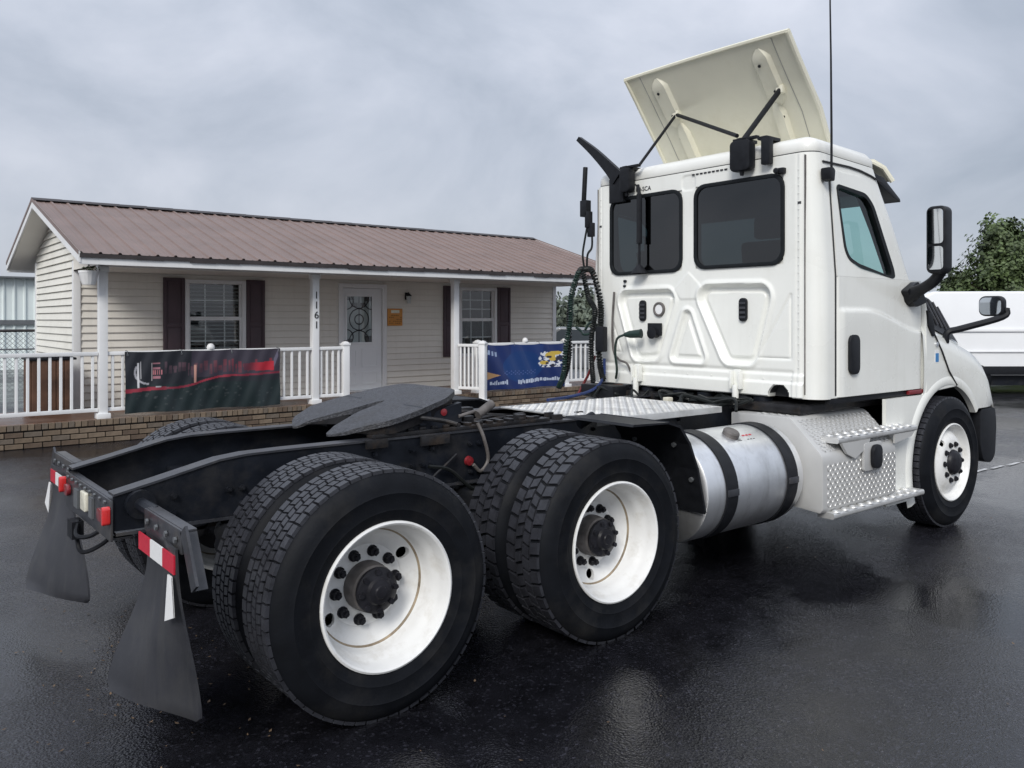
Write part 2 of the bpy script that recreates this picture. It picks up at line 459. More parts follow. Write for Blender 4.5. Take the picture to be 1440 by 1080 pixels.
def streaks(m, col, amt):
    nt = m.node_tree; b = nt.nodes['Principled BSDF']; src = b.inputs['Base Color'].links[0].from_socket
    t = nt.nodes.new('ShaderNodeTexCoord'); mp_ = nt.nodes.new('ShaderNodeMapping'); mp_.inputs['Scale'].default_value = (16, 16, 1.3)
    n = nt.nodes.new('ShaderNodeTexNoise'); n.inputs['Scale'].default_value = 1.0; n.inputs['Detail'].default_value = 6; n.inputs['Roughness'].default_value = .6
    mr = nt.nodes.new('ShaderNodeMapRange'); mr.inputs['From Min'].default_value = .5; mr.inputs['From Max'].default_value = .75; mr.inputs['To Max'].default_value = amt
    mm = nt.nodes.new('ShaderNodeMix'); mm.data_type = 'RGBA'; mm.inputs['B'].default_value = (*col, 1)
    L = nt.links.new
    L(t.outputs['Object'], mp_.inputs[0]); L(mp_.outputs[0], n.inputs['Vector']); L(n.outputs['Fac'], mr.inputs['Value']); L(mr.outputs[0], mm.inputs['Factor']); L(src, mm.inputs['A']); L(mm.outputs['Result'], b.inputs['Base Color'])
streaks(M['cab_white'], (.52, .50, .43), .11)
streaks(M['flap'], (.08, .079, .076), .35)
streaks(M['alu'], (.50, .50, .49), .5)
streaks(M['siding'], (.62, .585, .52), .3)
streaks(M['siding_end'], (.60, .58, .52), .3)
streaks(M['vinyl'], (.60, .60, .57), .25)

# ================================================================== SETTING
g = MB(); NX = 60
def gp(u, v):
    s = lambda t: math.copysign(abs(2 * t - 1) ** 3, 2 * t - 1) * 400
    return (s(u) + 4, s(v) + 4, 0.0)
g.grid(gp, NX, NX)
ground = g.build('ground', M['asphalt'], recalc=False, smooth=0); tag(ground, kind='structure')
# thin worn paint line on the lot
mb = MB()
for i in range(14):
    a = i / 14; x0 = 6.6 + 5.0 * a; y0 = -0.22 - .4 * a
    if random.random() < .8: mb.box((x0, y0 - .02, 0.004), (x0 + .3, y0 + .02, 0.006))
tag(mb.build('parking_line', M['paint_line'], smooth=0), kind='structure')

# ================================================================== HOUSE
HX0, HX1, WY, BY, DZ = 0.98, 10.53, 9.6, 12.7, 0.30
house = thing('small_house', 'low tan sided house with brown metal roof and maroon shutters behind the truck', 'house', (5.7, 9.6, 0))
RIDGE_Y, RIDGE_Z, EAVE_Y, EAVE_Z, REAR_Y = 10.8, 3.47, 7.5, 2.44, 13.38
REAR_Z = 2.60
RX0, RX1 = 0.62, 10.9
def roof_z(y):
    if y <= RIDGE_Y: return EAVE_Z + (RIDGE_Z - EAVE_Z) * (y - EAVE_Y) / (RIDGE_Y - EAVE_Y)
    return RIDGE_Z + (REAR_Z - RIDGE_Z) * (y - RIDGE_Y) / (REAR_Y - RIDGE_Y)
# openings in the front wall: x0, x1, z0, z1
WIN = [(2.60, 3.54, 0.90, 2.24), (7.97, 8.87, 0.90, 2.24)]
DOOR = (5.30, 6.25, 0.30, 2.25)
OPEN = WIN + [DOOR]
COURSE = 0.112
# backing walls (dark room shell behind the boards)
mb = MB()
xs = [HX0]
for a, b, c, d in sorted(OPEN): xs += [a, b]
xs.append(HX1)
for i in range(0, len(xs), 2): mb.box((xs[i] + .02, WY + .015, DZ), (xs[i + 1] - (0 if i + 2 < len(xs) else .02), WY + .12, 2.75))
for a, b, c, d in OPEN:
    if c > DZ: mb.box((a, WY + .015, DZ), (b, WY + .12, c))
    mb.box((a, WY + .015, d), (b, WY + .12, 2.75))
mb.box((HX0 + .02, BY - .12, DZ), (HX1 - .02, BY, 2.7))
mb.prism([(WY + .12, DZ), (BY - .12, DZ), (BY - .12, roof_z(BY - .12) - .1), (RIDGE_Y, RIDGE_Z - .1), (WY + .12, roof_z(WY + .12) - .1)], 'x', HX0 + .02, HX0 + .12)
mb.prism([(WY + .12, DZ), (BY - .12, DZ), (BY - .12, roof_z(BY - .12) - .1), (RIDGE_Y, RIDGE_Z - .1), (WY + .12, roof_z(WY + .12) - .1)], 'x', HX1 - .12, HX1 - .02)
mb.build('wall', M['siding'], house, smooth=0)
mb = MB(); mb.box((HX0 + .13, WY + .13, DZ), (HX1 - .13, WY + 2.6, DZ + .02)); mb.box((HX0 + .13, WY + 1.3, DZ + .02), (HX1 - .13, WY + 1.32, 2.6)); mb.box((HX0 + .13, WY + .13, 2.6), (HX1 - .13, WY + 2.6, 2.62))
mb.build('room', M['dark_room'], house, smooth=0)
# lap siding, one object per board
def board(name, x0, x1, z, m, zt=None):
    mb = MB(); zt = z + COURSE if zt is None else zt
    wob = random.uniform(-.0012, .0012)
    mb.add([(x0, WY + .014, z + .004), (x1, WY + .014, z + .004), (x1, WY - .010 + wob, z + .004), (x0, WY - .010 + wob, z + .004), (x0, WY + .014, zt), (x1, WY + .014, zt), (x1, WY + .010, zt), (x0, WY + .010, zt),
            (x0, WY - .012 + wob, z + .014), (x1, WY - .012 + wob, z + .014)],
           [(0, 1, 2, 3), (4, 7, 6, 5), (3, 2, 9, 8), (8, 9, 6, 7), (0, 4, 5, 1), (0, 3, 8, 7, 4), (1, 5, 6, 9, 2)])
    return mb.build(name, m, house, smooth=0)
k = 0
z = DZ
while z < 2.52:
    zt = min(z + COURSE, 2.53); segs = [(HX0 + .05, HX1 - .05)]
    for a, b, c, d in OPEN:
        if zt > c + .01 and z < d - .01:
            ns = []
            for p, q in segs:
                if b <= p or a >= q: ns.append((p, q)); continue
                if a > p: ns.append((p, a + .01))
                if b < q: ns.append((b - .01, q))
            segs = ns
    for p, q in segs: board('siding_board', p, q, z, M['siding'], zt)
    z += COURSE
# gable end boards
z = DZ - .25
while z < RIDGE_Z - .16:
    zt = z + COURSE
    def span(zz):
        y0, y1 = WY + .02, BY - .02
        if zz > roof_z(y0) - .1: y0 = EAVE_Y + (zz + .1 - EAVE_Z) / (RIDGE_Z - EAVE_Z) * (RIDGE_Y - EAVE_Y)
        if zz > roof_z(y1) - .1: y1 = RIDGE_Y + (zz + .1 - RIDGE_Z) / (REAR_Z - RIDGE_Z) * (REAR_Y - RIDGE_Y)
        return y0, y1
    a0, a1 = span(z); b0, b1 = span(zt)
    if b1 - b0 > .05:
        X = HX0; w_ = random.uniform(-.0015, .0015)
        mb = MB()
        mb.add([(X + .02, a0, z + .005), (X + .02, a1, z + .005), (X - .018 + w_, a1, z + .005), (X - .018 + w_, a0, z + .005), (X + .02, b0, zt), (X + .02, b1, zt), (X + .010, b1, zt), (X + .010, b0, zt)],
               [(0, 1, 2, 3), (4, 7, 6, 5), (3, 2, 6, 7), (0, 4, 5, 1), (0, 3, 7, 4), (1, 5, 6, 2)])
        mb.build('siding_board', M['siding_end'], house, smooth=0)
    z += COURSE
# corner boards
mb = MB(); mb.box((HX0 - .025, WY - .022, DZ), (HX0 + .075, WY + .075, 2.5)); mb.build('corner_trim', M['vinyl'], house, bevel=.004)
mb = MB(); mb.box((HX1 - .075, WY - .022, DZ), (HX1 + .025, WY + .075, 2.5)); mb.build('corner_trim', M['vinyl'], house, bevel=.004)
mb = MB(); mb.box((HX0 - .025, BY - .075, 0.05), (HX0 + .075, BY + .02, 2.62)); mb.build('corner_trim', M['vinyl'], house, bevel=.004)
# foundation strip below the gable
mb = MB(); mb.box((HX0 + .03, WY + .02, 0), (HX1 - .03, BY - .02, DZ - .24)); mb.build('foundation', M['mortar'], house, smooth=0)

# roof: ribbed metal panels
def roof_panel(x0, x1, front, name='roof_panel'):
    mb = MB(); ya, za, yb, zb = (EAVE_Y, EAVE_Z, RIDGE_Y, RIDGE_Z) if front else (REAR_Y, REAR_Z, RIDGE_Y, RIDGE_Z)
    prof = []; pitch = (x1 - x0) / 4
    for i in range(4):
        c = x0 + pitch * i
        prof += [(c, 0.0 if i else .023), (c + .018, .023), (c + .036, 0.002), (c + pitch * .5, 0.0), (c + pitch * .5 + .02, .006), (c + pitch * .5 + .04, 0)] if i == 0 else \
                [(c - .018, 0.002), (c - .006, .023), (c + .018, .023), (c + .032, 0.002), (c + pitch * .5, 0.0), (c + pitch * .5 + .02, .006), (c + pitch * .5 + .04, 0)]
    prof += [(x1 - .018, .002), (x1 - .001, .023)]
    ln = Vector((0, yb - ya, zb - za)).normalized(); nrm = Vector((0, -ln.z, ln.y)) if front else Vector((0, ln.z, -ln.y))
    vs = []
    for t in (0, 1):
        for x, h in prof:
            p = Vector((x, ya + (yb - ya) * t, za + (zb - za) * t)) + nrm * (h + .03)
            vs.append(p)
    n = len(prof)
    mb.add(vs, [(i, i + 1, n + i + 1, n + i) for i in range(n - 1)])
    vs2 = [Vector(v) - nrm * .012 for v in vs]
    mb.add(vs2, [(i, n + i, n + i + 1, i + 1) for i in range(n - 1)])
    return mb.build(name, M['roof'], house, smooth=0, recalc=False)
NP = 11; pw = (RX1 - RX0) / NP
for i in range(NP):
    roof_panel(RX0 + i * pw, RX0 + (i + 1) * pw, True)
    roof_panel(RX0 + i * pw, RX0 + (i + 1) * pw, False)
# ridge cap, with slightly uneven dark edge
mb = MB()
for i in range(24):
    xa = RX0 - .02 + (RX1 - RX0 + .04) * i / 24; xb = RX0 - .02 + (RX1 - RX0 + .04) * (i + 1) / 24
    d = random.uniform(0, .006)
    mb.add([(xa, RIDGE_Y - .13, RIDGE_Z + .035 - .04 + .03), (xb, RIDGE_Y - .13, RIDGE_Z + .025 + d * .5), (xb, RIDGE_Y, RIDGE_Z + .075 + d), (xa, RIDGE_Y, RIDGE_Z + .075),
            (xa, RIDGE_Y + .13, RIDGE_Z + .02), (xb, RIDGE_Y + .13, RIDGE_Z + .02)], [(0, 1, 2, 3), (3, 2, 5, 4)])
mb.build('ridge_cap', M['roof_trim'], house, smooth=0, recalc=False)
# roof deck underside / soffit slabs
ln = math.hypot(RIDGE_Y - EAVE_Y, RIDGE_Z - EAVE_Z)
mb = MB()
mb.prism([(EAVE_Y + .05, EAVE_Z - .02), (RIDGE_Y, RIDGE_Z + .01), (REAR_Y - .05, REAR_Z - .02), (REAR_Y - .05, REAR_Z - .08), (RIDGE_Y, RIDGE_Z - .06), (EAVE_Y + .05, EAVE_Z - .08)], 'x', RX0 + .02, RX1 - .02)
mb.build('soffit', M['soffit'], house, smooth=0)
# rake trim (both gables), fascia and eave edge
for X, s in ((RX0, -1), (RX1, 1)):
    for ya, za, yb, zb in ((EAVE_Y, EAVE_Z, RIDGE_Y, RIDGE_Z), (REAR_Y, REAR_Z, RIDGE_Y, RIDGE_Z)):
        mb = MB(); mb.prism([(ya, za + .045), (yb, zb + .045), (yb, zb - .09), (ya, za - .09)], 'x', X - .012, X + .012); mb.build('rake_board', M['vinyl'], house, smooth=0)
        mb = MB(); mb.prism([(ya, za + .065), (yb, zb + .065), (yb, zb + .01), (ya, za + .01)], 'x', X - .02 if s < 0 else X + .013, X - .013 if s < 0 else X + .02); mb.build('rake_trim', M['roof'], house, smooth=0)
mb = MB(); mb.box((RX0, EAVE_Y + .01, EAVE_Z - .11), (RX1, EAVE_Y + .035, EAVE_Z + .018)); mb.build('fascia', M['vinyl'], house, bevel=.003)
mb = MB(); mb.box((RX0, REAR_Y - .035, REAR_Z - .12), (RX1, REAR_Y - .01, REAR_Z + .018)); mb.build('fascia', M['vinyl'], house, bevel=.003)
mb = MB()
for i in range(30):
    xa = RX0 + (RX1 - RX0) * i / 30; xb = RX0 + (RX1 - RX0) * (i + 1) / 30; d = random.uniform(0, .018)
    mb.box((xa, EAVE_Y - .018, EAVE_Z - .022 - d), (xb, EAVE_Y + .008, EAVE_Z + .026))
mb.build('eave_trim', M['roof_trim'], house, smooth=0)
# porch ceiling and beam
mb = MB(); mb.box((HX0 - .02, EAVE_Y + .04, 2.345), (HX1 + .1, WY - .03, 2.36)); mb.build('porch_ceiling', M['soffit'], house, smooth=0)
mb = MB(); mb.box((HX0 - .05, 7.93, 2.335), (HX1 + .1, 8.07, 2.348)); mb.box((HX0 - .05, 7.93, 2.361), (HX1 + .1, 8.07, 2.50)); mb.build('porch_beam', M['vinyl'], house, smooth=0)
for ya, zz in ((EAVE_Y + .04, 2.34),):
    mb = MB(); mb.prism([(ya, 2.345), (WY, 2.345), (WY, roof_z(WY) - .09), (ya, EAVE_Z - .09)], 'x', HX0 - .02, HX0 + .0); mb.build('gable_return', M['siding'], house, smooth=0)

def window(x0, x1, z0, z1, zm, cols, rows_top, rows_bot, open_curtain):
    Y = WY
    fr = ring_mb([(x0 - .03, z0 - .03), (x1 + .03, z0 - .03), (x1 + .03, z1 + .03), (x0 - .03, z1 + .03)], [(x0 + .035, z0 + .035), (x1 - .035, z0 + .035), (x1 - .035, z1 - .035), (x0 + .035, z1 - .035)], 'y', Y - .035, Y + .09)
    f = fr.build('window', M['vinyl'], house, smooth=0, bevel=.003)
    mb = MB(); mb.box((x0 + .036, Y + .0, zm - .03), (x1 - .036, Y + .05, zm + .03))
    for s0, s1, yo in ((zm + .03, z1 - .036, .03), (z0 + .036, zm - .03, .0)):
        mb.box((x0 + .036, Y + yo, s0), (x0 + .066, Y + yo + .03, s1)); mb.box((x1 - .066, Y + yo, s0), (x1 - .036, Y + yo + .03, s1))
    mb.build('sash', M['vinyl'], f, smooth=0)
    for s0, s1, rows, yo in ((zm + .03, z1 - .036, rows_top, .045), (z0 + .036, zm - .03, rows_bot, .02)):
        mb = MB(); mb.add([(x0 + .04, Y + yo, s0), (x1 - .04, Y + yo, s0), (x1 - .04, Y + yo, s1), (x0 + .04, Y + yo, s1)], [(0, 1, 2, 3)])
        mb.build('pane', M['pane'], f, smooth=0, recalc=False)
        for i in range(1, cols):
            xx = x0 + (x1 - x0) * i / cols; mb = MB(); mb.box((xx - .009, Y + yo + .003, s0), (xx + .009, Y + yo + .012, s1)); mb.build('muntin', M['vinyl'], f, smooth=0)
        for i in range(1, rows):
            zz = s0 + (s1 - s0) * i / rows; mb = MB(); mb.box((x0 + .067, Y + yo + .0035, zz - .009), (x1 - .067, Y + yo + .0115, zz + .009)); mb.build('muntin', M['vinyl'], f, smooth=0)
    # blinds: one object per slat
    if open_curtain:
        zz = z0 + .06
        while zz < z1 - .05:
            mb = MB(); mb.add([(x0 + .05, Y + .10, zz), (x1 - .05, Y + .10, zz), (x1 - .05, Y + .135, zz + .02), (x0 + .05, Y + .135, zz + .02)], [(0, 1, 2, 3)])
            mb.build('blind_slat', M['blind'], f, smooth=0, recalc=False)
            zz += .062
    else:
        mb = MB()
        mb.grid(lambda u, v: (x0 + .05 + (x1 - x0 - .1) * u, Y + .13 + .012 * math.sin(u * 44), z0 + .04 + (zm - z0) * v), 44, 2)
        mb.build('curtain', M['dark_room'], f, smooth=60, recalc=False)
    return f
window(*WIN[0], 1.64, 3, 2, 2, True)
window(*WIN[1], 1.62, 3, 3, 2, False)

def shutter(x0, x1, z0, z1):
    Y = WY - .012; mid = z0 + (z1 - z0) * .46
    mb = MB(); mb.box((x0, Y - .022, z0), (x1, Y, z1))
    s = mb.build('shutter', M['shutter'], house, bevel=.003)
    mb = MB()
    for a, b in ((z0, z0 + .05), (mid - .03, mid + .03), (z1 - .05, z1)): mb.box((x0 + .05, Y - .034, a + .002), (x1 - .05, Y - .0225, b - .002))
    mb.box((x0 + .001, Y - .0345, z0 + .001), (x0 + .05, Y - .0228, z1 - .001)); mb.box((x1 - .05, Y - .0345, z0 + .001), (x1 - .001, Y - .0228, z1 - .001))
    mb.build('shutter_frame', M['shutter'], s, bevel=.004)
    for a, b in ((z0 + .07, mid - .05), (mid + .05, z1 - .07)):
        mb = MB(); mb.box((x0 + .07, Y - .031, a), (x1 - .07, Y - .0225, b)); mb.build('shutter_panel', M['shutter'], s, bevel=.006)
for a, b in ((2.235, 2.565), (3.575, 3.895), (7.56, 7.935), (8.905, 9.25)): shutter(a, b, .88, 2.29)

# door with patterned glass
x0, x1, z0, z1 = DOOR
fr = ring_mb([(x0 - .02, z0), (x1 + .02, z0), (x1 + .02, z1 + .03), (x0 - .02, z1 + .03)], [(x0 + .06, z0 + .02), (x1 - .06, z0 + .02), (x1 - .06, z1 - .05), (x0 + .06, z1 - .05)], 'y', WY - .04, WY + .09)
fr.build('door_frame', M['vinyl'], house, smooth=0, bevel=.003)
gx0, gx1, gz0, gz1 = 5.46, 5.98, 1.20, 2.05
leaf = ring_mb([(x0 + .065, z0 + .025), (x1 - .065, z0 + .025), (x1 - .065, z1 - .055), (x0 + .065, z1 - .055)], [(gx0, gz0), (gx1, gz0), (gx1, gz1), (gx0, gz1)], 'y', WY + .01, WY + .055)
door = leaf.build('door', M['door_w'], house, smooth=0, bevel=.003)
ring_mb([(gx0 - .035, gz0 - .035), (gx1 + .035, gz0 - .035), (gx1 + .035, gz1 + .035), (gx0 - .035, gz1 + .035)], [(gx0 + .004, gz0 + .004), (gx1 - .004, gz0 + .004), (gx1 - .004, gz1 - .004), (gx0 + .004, gz1 - .004)], 'y', WY - .002, WY + .009).build('glass_frame', M['door_w'], door, bevel=.004)
mb = MB(); mb.add([(gx0, WY + .02, gz0), (gx1, WY + .02, gz0), (gx1, WY + .02, gz1), (gx0, WY + .02, gz1)], [(0, 1, 2, 3)]); mb.build('pane', M['pane'], door, smooth=0, recalc=False)
cx_, cz_ = (gx0 + gx1) / 2, (gz0 + gz1) / 2
mb = MB(); mb.box((gx0, WY + .03, gz0), (gx1, WY + .034, gz1)); mb.build('frosted_glass', M['blind'], door, smooth=0)
mb = MB()   # dark leaded tracery
def arcs(cx, cz, r, a0, a1, n=14): return [(cx + r * math.cos(R(a0 + (a1 - a0) * i / n)), WY + .024, cz + r * math.sin(R(a0 + (a1 - a0) * i / n))) for i in range(n + 1)]
for c in (arcs(cx_, cz_, .2, 0, 360), arcs(cx_, gz1 - .02, .2, 180, 360), arcs(cx_, gz0 + .02, .2, 0, 180), arcs(gx0, gz0 + .1, .14, -60, 90), arcs(gx1, gz0 + .1, .14, 90, 240), arcs(gx0, gz1 - .1, .14, -90, 60), arcs(gx1, gz1 - .1, .14, 120, 270), arcs(cx_, cz_, .09, 0, 360)):
    mb.tube([Vector(p) for p in c], .010, n=5)
mb.box((cx_ - .01, WY + .022, gz0), (cx_ + .01, WY + .027, gz1))
for a, b, c, d in ((gx0, gz0, gx0 + .12, gz0 + .07), (gx1 - .13, gz0, gx1, gz0 + .12), (gx0, gz1 - .07, gx0 + .16, gz1), (gx1 - .15, gz1 - .09, gx1, gz1), (cx_ - .16, gz1 - .2, cx_ - .03, gz1 - .12), (cx_ + .03, gz1 - .2, cx_ + .13, gz1 - .12)): mb.box((a, WY + .022, b), (c, WY + .0265, d))
mb.build('tracery', M['black_ink'], door, smooth=0)
mb = MB(); mb.lathe([(.001, -.06), (.026, -.055), (.03, -.04), (.014, -.02), (.012, 0), (.03, .0), (.03, .008)], (x0 + .13, WY + .01, 1.22), (0, 1, 0), 14); mb.build('handle', M['galv'], door)
mb = MB()
for p, q in ((x0 + .14, cx_ - .05), (cx_ + .05, x1 - .14)):
    for a, b in ((.42, .66), (.74, 1.08)):
        ring = ring_mb([(p, a), (q, a), (q, b), (p, b)], [(p + .03, a + .03), (q - .03, a + .03), (q - .03, b - .03), (p + .03, b - .03)], 'y', WY + .002, WY + .0098); mb.add(ring.v, ring.f)
mb.build('door_panel', M['door_w'], door, smooth=0)
# porch posts
for i, X in enumerate((1.0, 4.06, 6.74, 10.3)):
    mb = MB(); mb.box((X - .055, 7.945, DZ + .07), (X + .055, 8.055, 2.335)); p = mb.build('porch_post', M['vinyl'], house, bevel=.006)
    mb = MB(); mb.box((X - .085, 7.915, DZ + .003), (X + .085, 8.085, DZ + .075)); mb.build('post_base', M['vinyl'], p, bevel=.008)
    mb = MB(); mb.box((X - .07, 7.93, 2.26), (X + .07, 8.07, 2.333)); mb.build('post_capital', M['vinyl'], p, bevel=.008)
    if i == 1:
        for j, dch in enumerate('1161'):
            d = link('house_number', text_mesh(dch, .16, M['black_ink'], .004), p); d.rotation_euler = (R(90), 0, 0); d.location = (X + .005, 7.940, 2.0 - j * .155)
# wall lamp by the door, meter box, outlet
lamp = thing('wall_lamp', 'small dark lantern on the siding to the right of the house door', 'lamp', (6.72, WY, 2.0))
mb = MB(); mb.box((6.68, WY - .03, 2.0), (6.76, WY - .009, 2.14)); mb.build('back_plate', M['black_plastic'], lamp, bevel=.005)
mb = MB(); mb.lathe([(.001, .2), (.02, .19), (.055, .15), (.06, .14)], (6.72, WY - .09, 1.93), (0, 0, 1), 8); mb.tube([(6.72, WY - .03, 2.1), (6.72, WY - .09, 2.14)], .01); mb.build('cap', M['black_plastic'], lamp)
mb = MB(); mb.lathe([(.001, 0), (.035, 0), (.05, .14), (.001, .14)], (6.72, WY - .09, 1.93), (0, 0, 1), 8); mb.build('glass_shade', M['blind'], lamp)
sg = thing('wall_sign', 'orange square sign on the siding beside the house door', 'sign', (6.46, WY, 1.5))
mb = MB(); mb.box((6.295, WY - .025, 1.505), (6.62, WY - .011, 1.83)); mb.build('board', M['orange'], sg, bevel=.004)
mb = MB(); mb.box((6.37, WY - .0285, 1.745), (6.55, WY - .0262, 1.80)); mb.build('white_print', M['plate'], sg, smooth=0)
mb = MB()
rs = random.Random(3)
for r_ in range(5):
    x = 6.325
    while x < 6.58:
        w_ = rs.uniform(.012, .04); 
        if rs.random() < .75: mb.box((x, WY - .0285, 1.54 + r_ * .037), (min(x + w_, 6.6), WY - .0262, 1.562 + r_ * .037))
        x += w_ + .012
mb.build('print', mat('sign_print', (0.34, .13, .02), .5, var=.1), sg, smooth=0)

# ------------------------------------------------------------------ brick porch
porch = thing('brick_porch', 'low tan brick porch base with brown floor in front of the house', 'porch', (4.5, 7.85, 0))
mb = MB(); mb.box((-5, 7.868, 0), (10.9, 9.59, DZ - .03)); mb.box((4.75, 7.398, 0), (7.25, 7.867, .105)); mb.build('core', M['mortar'], porch, smooth=0)
mb = MB(); mb.box((-5, 7.875, DZ - .03), (10.88, 9.58, DZ)); mb.build('floor', M['deck'], porch, smooth=0)
tmpl = {}
def brick(x, y, z, sx, sy, sz, nm='brick'):
    mi = random.randrange(4); key = (round(sx, 3), round(sy, 3), round(sz, 3), mi)
    if key not in tmpl:
        tmpl[key] = MB().box((-sx / 2, -sy / 2, -sz / 2), (sx / 2, sy / 2, sz / 2)).mesh('brick', M['bricks'][mi], bevel=.004, seg=1, smooth=0)
    o = link(nm, tmpl[key], porch, Vector((x, y, z)) - Vector(porch.location))
    o.rotation_euler = (0, random.uniform(-.006, .006), random.uniform(-.01, .01)); return o
for c in range(3):
    x = -1.1 + (c % 2) * .105
    while x < 10.3:
        if not (4.9 < x < 7.1 and c < 1): brick(x, 7.86 + random.uniform(-.002, .003), .036 + c * .071, .198, .04, .060)
        x += .21
x = -.55
while x < 10.3:
    if not (4.4 < x < 6.3): brick(x, 7.862 + random.uniform(-.002, .002), .2685, .067, .055, .076)
    x += .0765
x = 4.86
while x < 7.2:
    brick(x, 7.39, .036, .198, .04, .060); x += .21
# rest of the left wing, too far out of the picture to pick apart
mb = MB()
for c in range(3):
    x = -4.9 + (c % 2) * .105
    while x < -1.2: mb.box((x, 7.84, .006 + c * .071), (x + .198, 7.87, .066 + c * .071)); x += .21
x = -4.9
while x < -.6: mb.box((x, 7.835, .2305), (x + .067, 7.88, .3065)); x += .0765
tag(mb.build('brick_course', M['bricks'][0], porch, smooth=0), kind='stuff')
mb = MB()
x = 4.8
while x < 7.2: mb.box((x, 7.372, .1055), (x + .067, 7.86, .165)); x += .0765
tag(mb.build('step_tread', M['bricks'][1], porch, smooth=0), kind='stuff')

# ------------------------------------------------------------------ railings
bal_me = MB().box((-.017, -.017, 0), (.017, .017, .70)).mesh('baluster', M['vinyl'], bevel=.004, seg=1, smooth=0)
def railing(label, a, b, z=DZ, posts=(), step=.125):
    a, b = Vector((*a, z)), Vector((*b, z)); d = (b - a); L_ = d.length; ang = math.atan2(d.y, d.x)
    t = thing('porch_railing', label, 'railing', tuple((a + b) / 2), 'white railings round the porch')
    t.rotation_euler = (0, 0, ang)
    mb = MB(); mb.box((-L_ / 2, -.035, .845), (L_ / 2, .035, .895)); o = mb.build('top_rail', M['vinyl'], t, bevel=.008); o.location = (0, 0, 0)
    mb = MB(); mb.box((-L_ / 2, -.025, .095), (L_ / 2, .025, .145)); o = mb.build('bottom_rail', M['vinyl'], t, bevel=.006); o.location = (0, 0, 0)
    n = max(2, int(L_ / step))
    for i in range(n):
        o = link('baluster', bal_me, t, (-L_ / 2 + (i + .5) * L_ / n, 0, .145))
    for px, zb, zt in posts:
        mb = MB(); mb.box((px - .055, -.055, zb - z), (px + .055, .055, zt - z)); p = mb.build('newel_post', M['vinyl'], t, bevel=.006); p.location = (0, 0, 0)
        mb = MB(); mb.box((px - .09, -.09, zb - z + .002), (px + .09, .09, zb - z + .06)); q = mb.build('post_foot', M['vinyl'], p, bevel=.004); q.location = (0, 0, 0)
        mb = MB(); mb.box((px - .066, -.066, zt - z - .03), (px + .066, .066, zt - z + .001)); mb.lathe([(.075, 0), (.05, .025), (.001, .04)], (px, 0, zt - z), (0, 0, 1), 4); q = mb.build('post_cap', M['vinyl'], p, bevel=.004); q.location = (0, 0, 0)
    return t
railing('white porch railing running left from the left porch post', (-4.6, 8.0), (.94, 8.0))
railing('long white porch railing behind the black banner', (1.06, 8.0), (4.0, 8.0))
railing('short white railing section between numbered post and door opening', (4.12, 8.0), (4.62, 8.0), posts=((.22, DZ, 1.24),), step=.09)
railing('short white railing from porch post down to the free standing newel post', (6.78, 7.94), (7.0, 7.52), posts=((.235, .166, 1.22),), step=.075)
railing('white porch railing behind the blue banner', (7.2, 8.0), (10.24, 8.0), posts=((-1.48, DZ, 1.22), (.66, DZ, 1.22)))
# small white ball on each railing
for x, zr, lb in ((2.44, 1.197, 'small white round cap on the railing above the black banner'), (8.35, 1.197, 'small white round cap on the railing above the blue banner')):
    mb = MB(); mb.lathe([(.001, .085), (.03, .078), (.052, .05), (.058, .02), (.05, 0), (.001, 0)], (x, 8.0, zr), (0, 0, 1), 16)
    tag(mb.build('rail_ornament', M['vinyl']), lb, 'ornament')

# ------------------------------------------------------------------ banners (flat print stored per vertex)
def banner(name, label, x0, x1, z0, z1, Y, fn, nu, nv, wave):
    me = bpy.data.meshes.new(name); vs, fs = [], []
    for j in range(nv + 1):
        for i in range(nu + 1):
            u, v = i / nu, j / nv; dy, dz = wave(u, v)
            vs.append((x0 + (x1 - x0) * u, Y + dy, z0 + (z1 - z0) * v + dz))
    for j in range(nv):
        for i in range(nu):
            a = j * (nu + 1) + i; fs.append((a, a + 1, a + nu + 2, a + nu + 1))
    n = len(vs); vs += [(x, y + .004, z) for x, y, z in vs]; fs += [tuple(n + i for i in reversed(f)) for f in fs]
    me.from_pydata(vs, [], fs)
    ca = me.color_attributes.new('print', 'FLOAT_COLOR', 'POINT')
    buf = []
    for k_ in range(2):
        for j in range(nv + 1):
            for i in range(nu + 1): buf += [*fn(i / nu, j / nv), 1]
    ca.data.foreach_set('color', buf)
    me.materials.append(attr_mat(name + '_print', .42)); me.shade_smooth()
    o = bpy.data.objects.new(name, me); COL.objects.link(o); tag(o, label, 'banner'); return o
rs = random.Random(11)
lett = []
x = .235
while x < .93:
    w_ = rs.uniform(.012, .026); lett.append((x, x + w_, rs.uniform(.58, .66), rs.uniform(.74, .84))); x += w_ + rs.uniform(.006, .014)
specks = [(rs.uniform(.05, .95), rs.uniform(.05, .42), rs.uniform(.004, .02), rs.uniform(.01, .03)) for _ in range(60)]
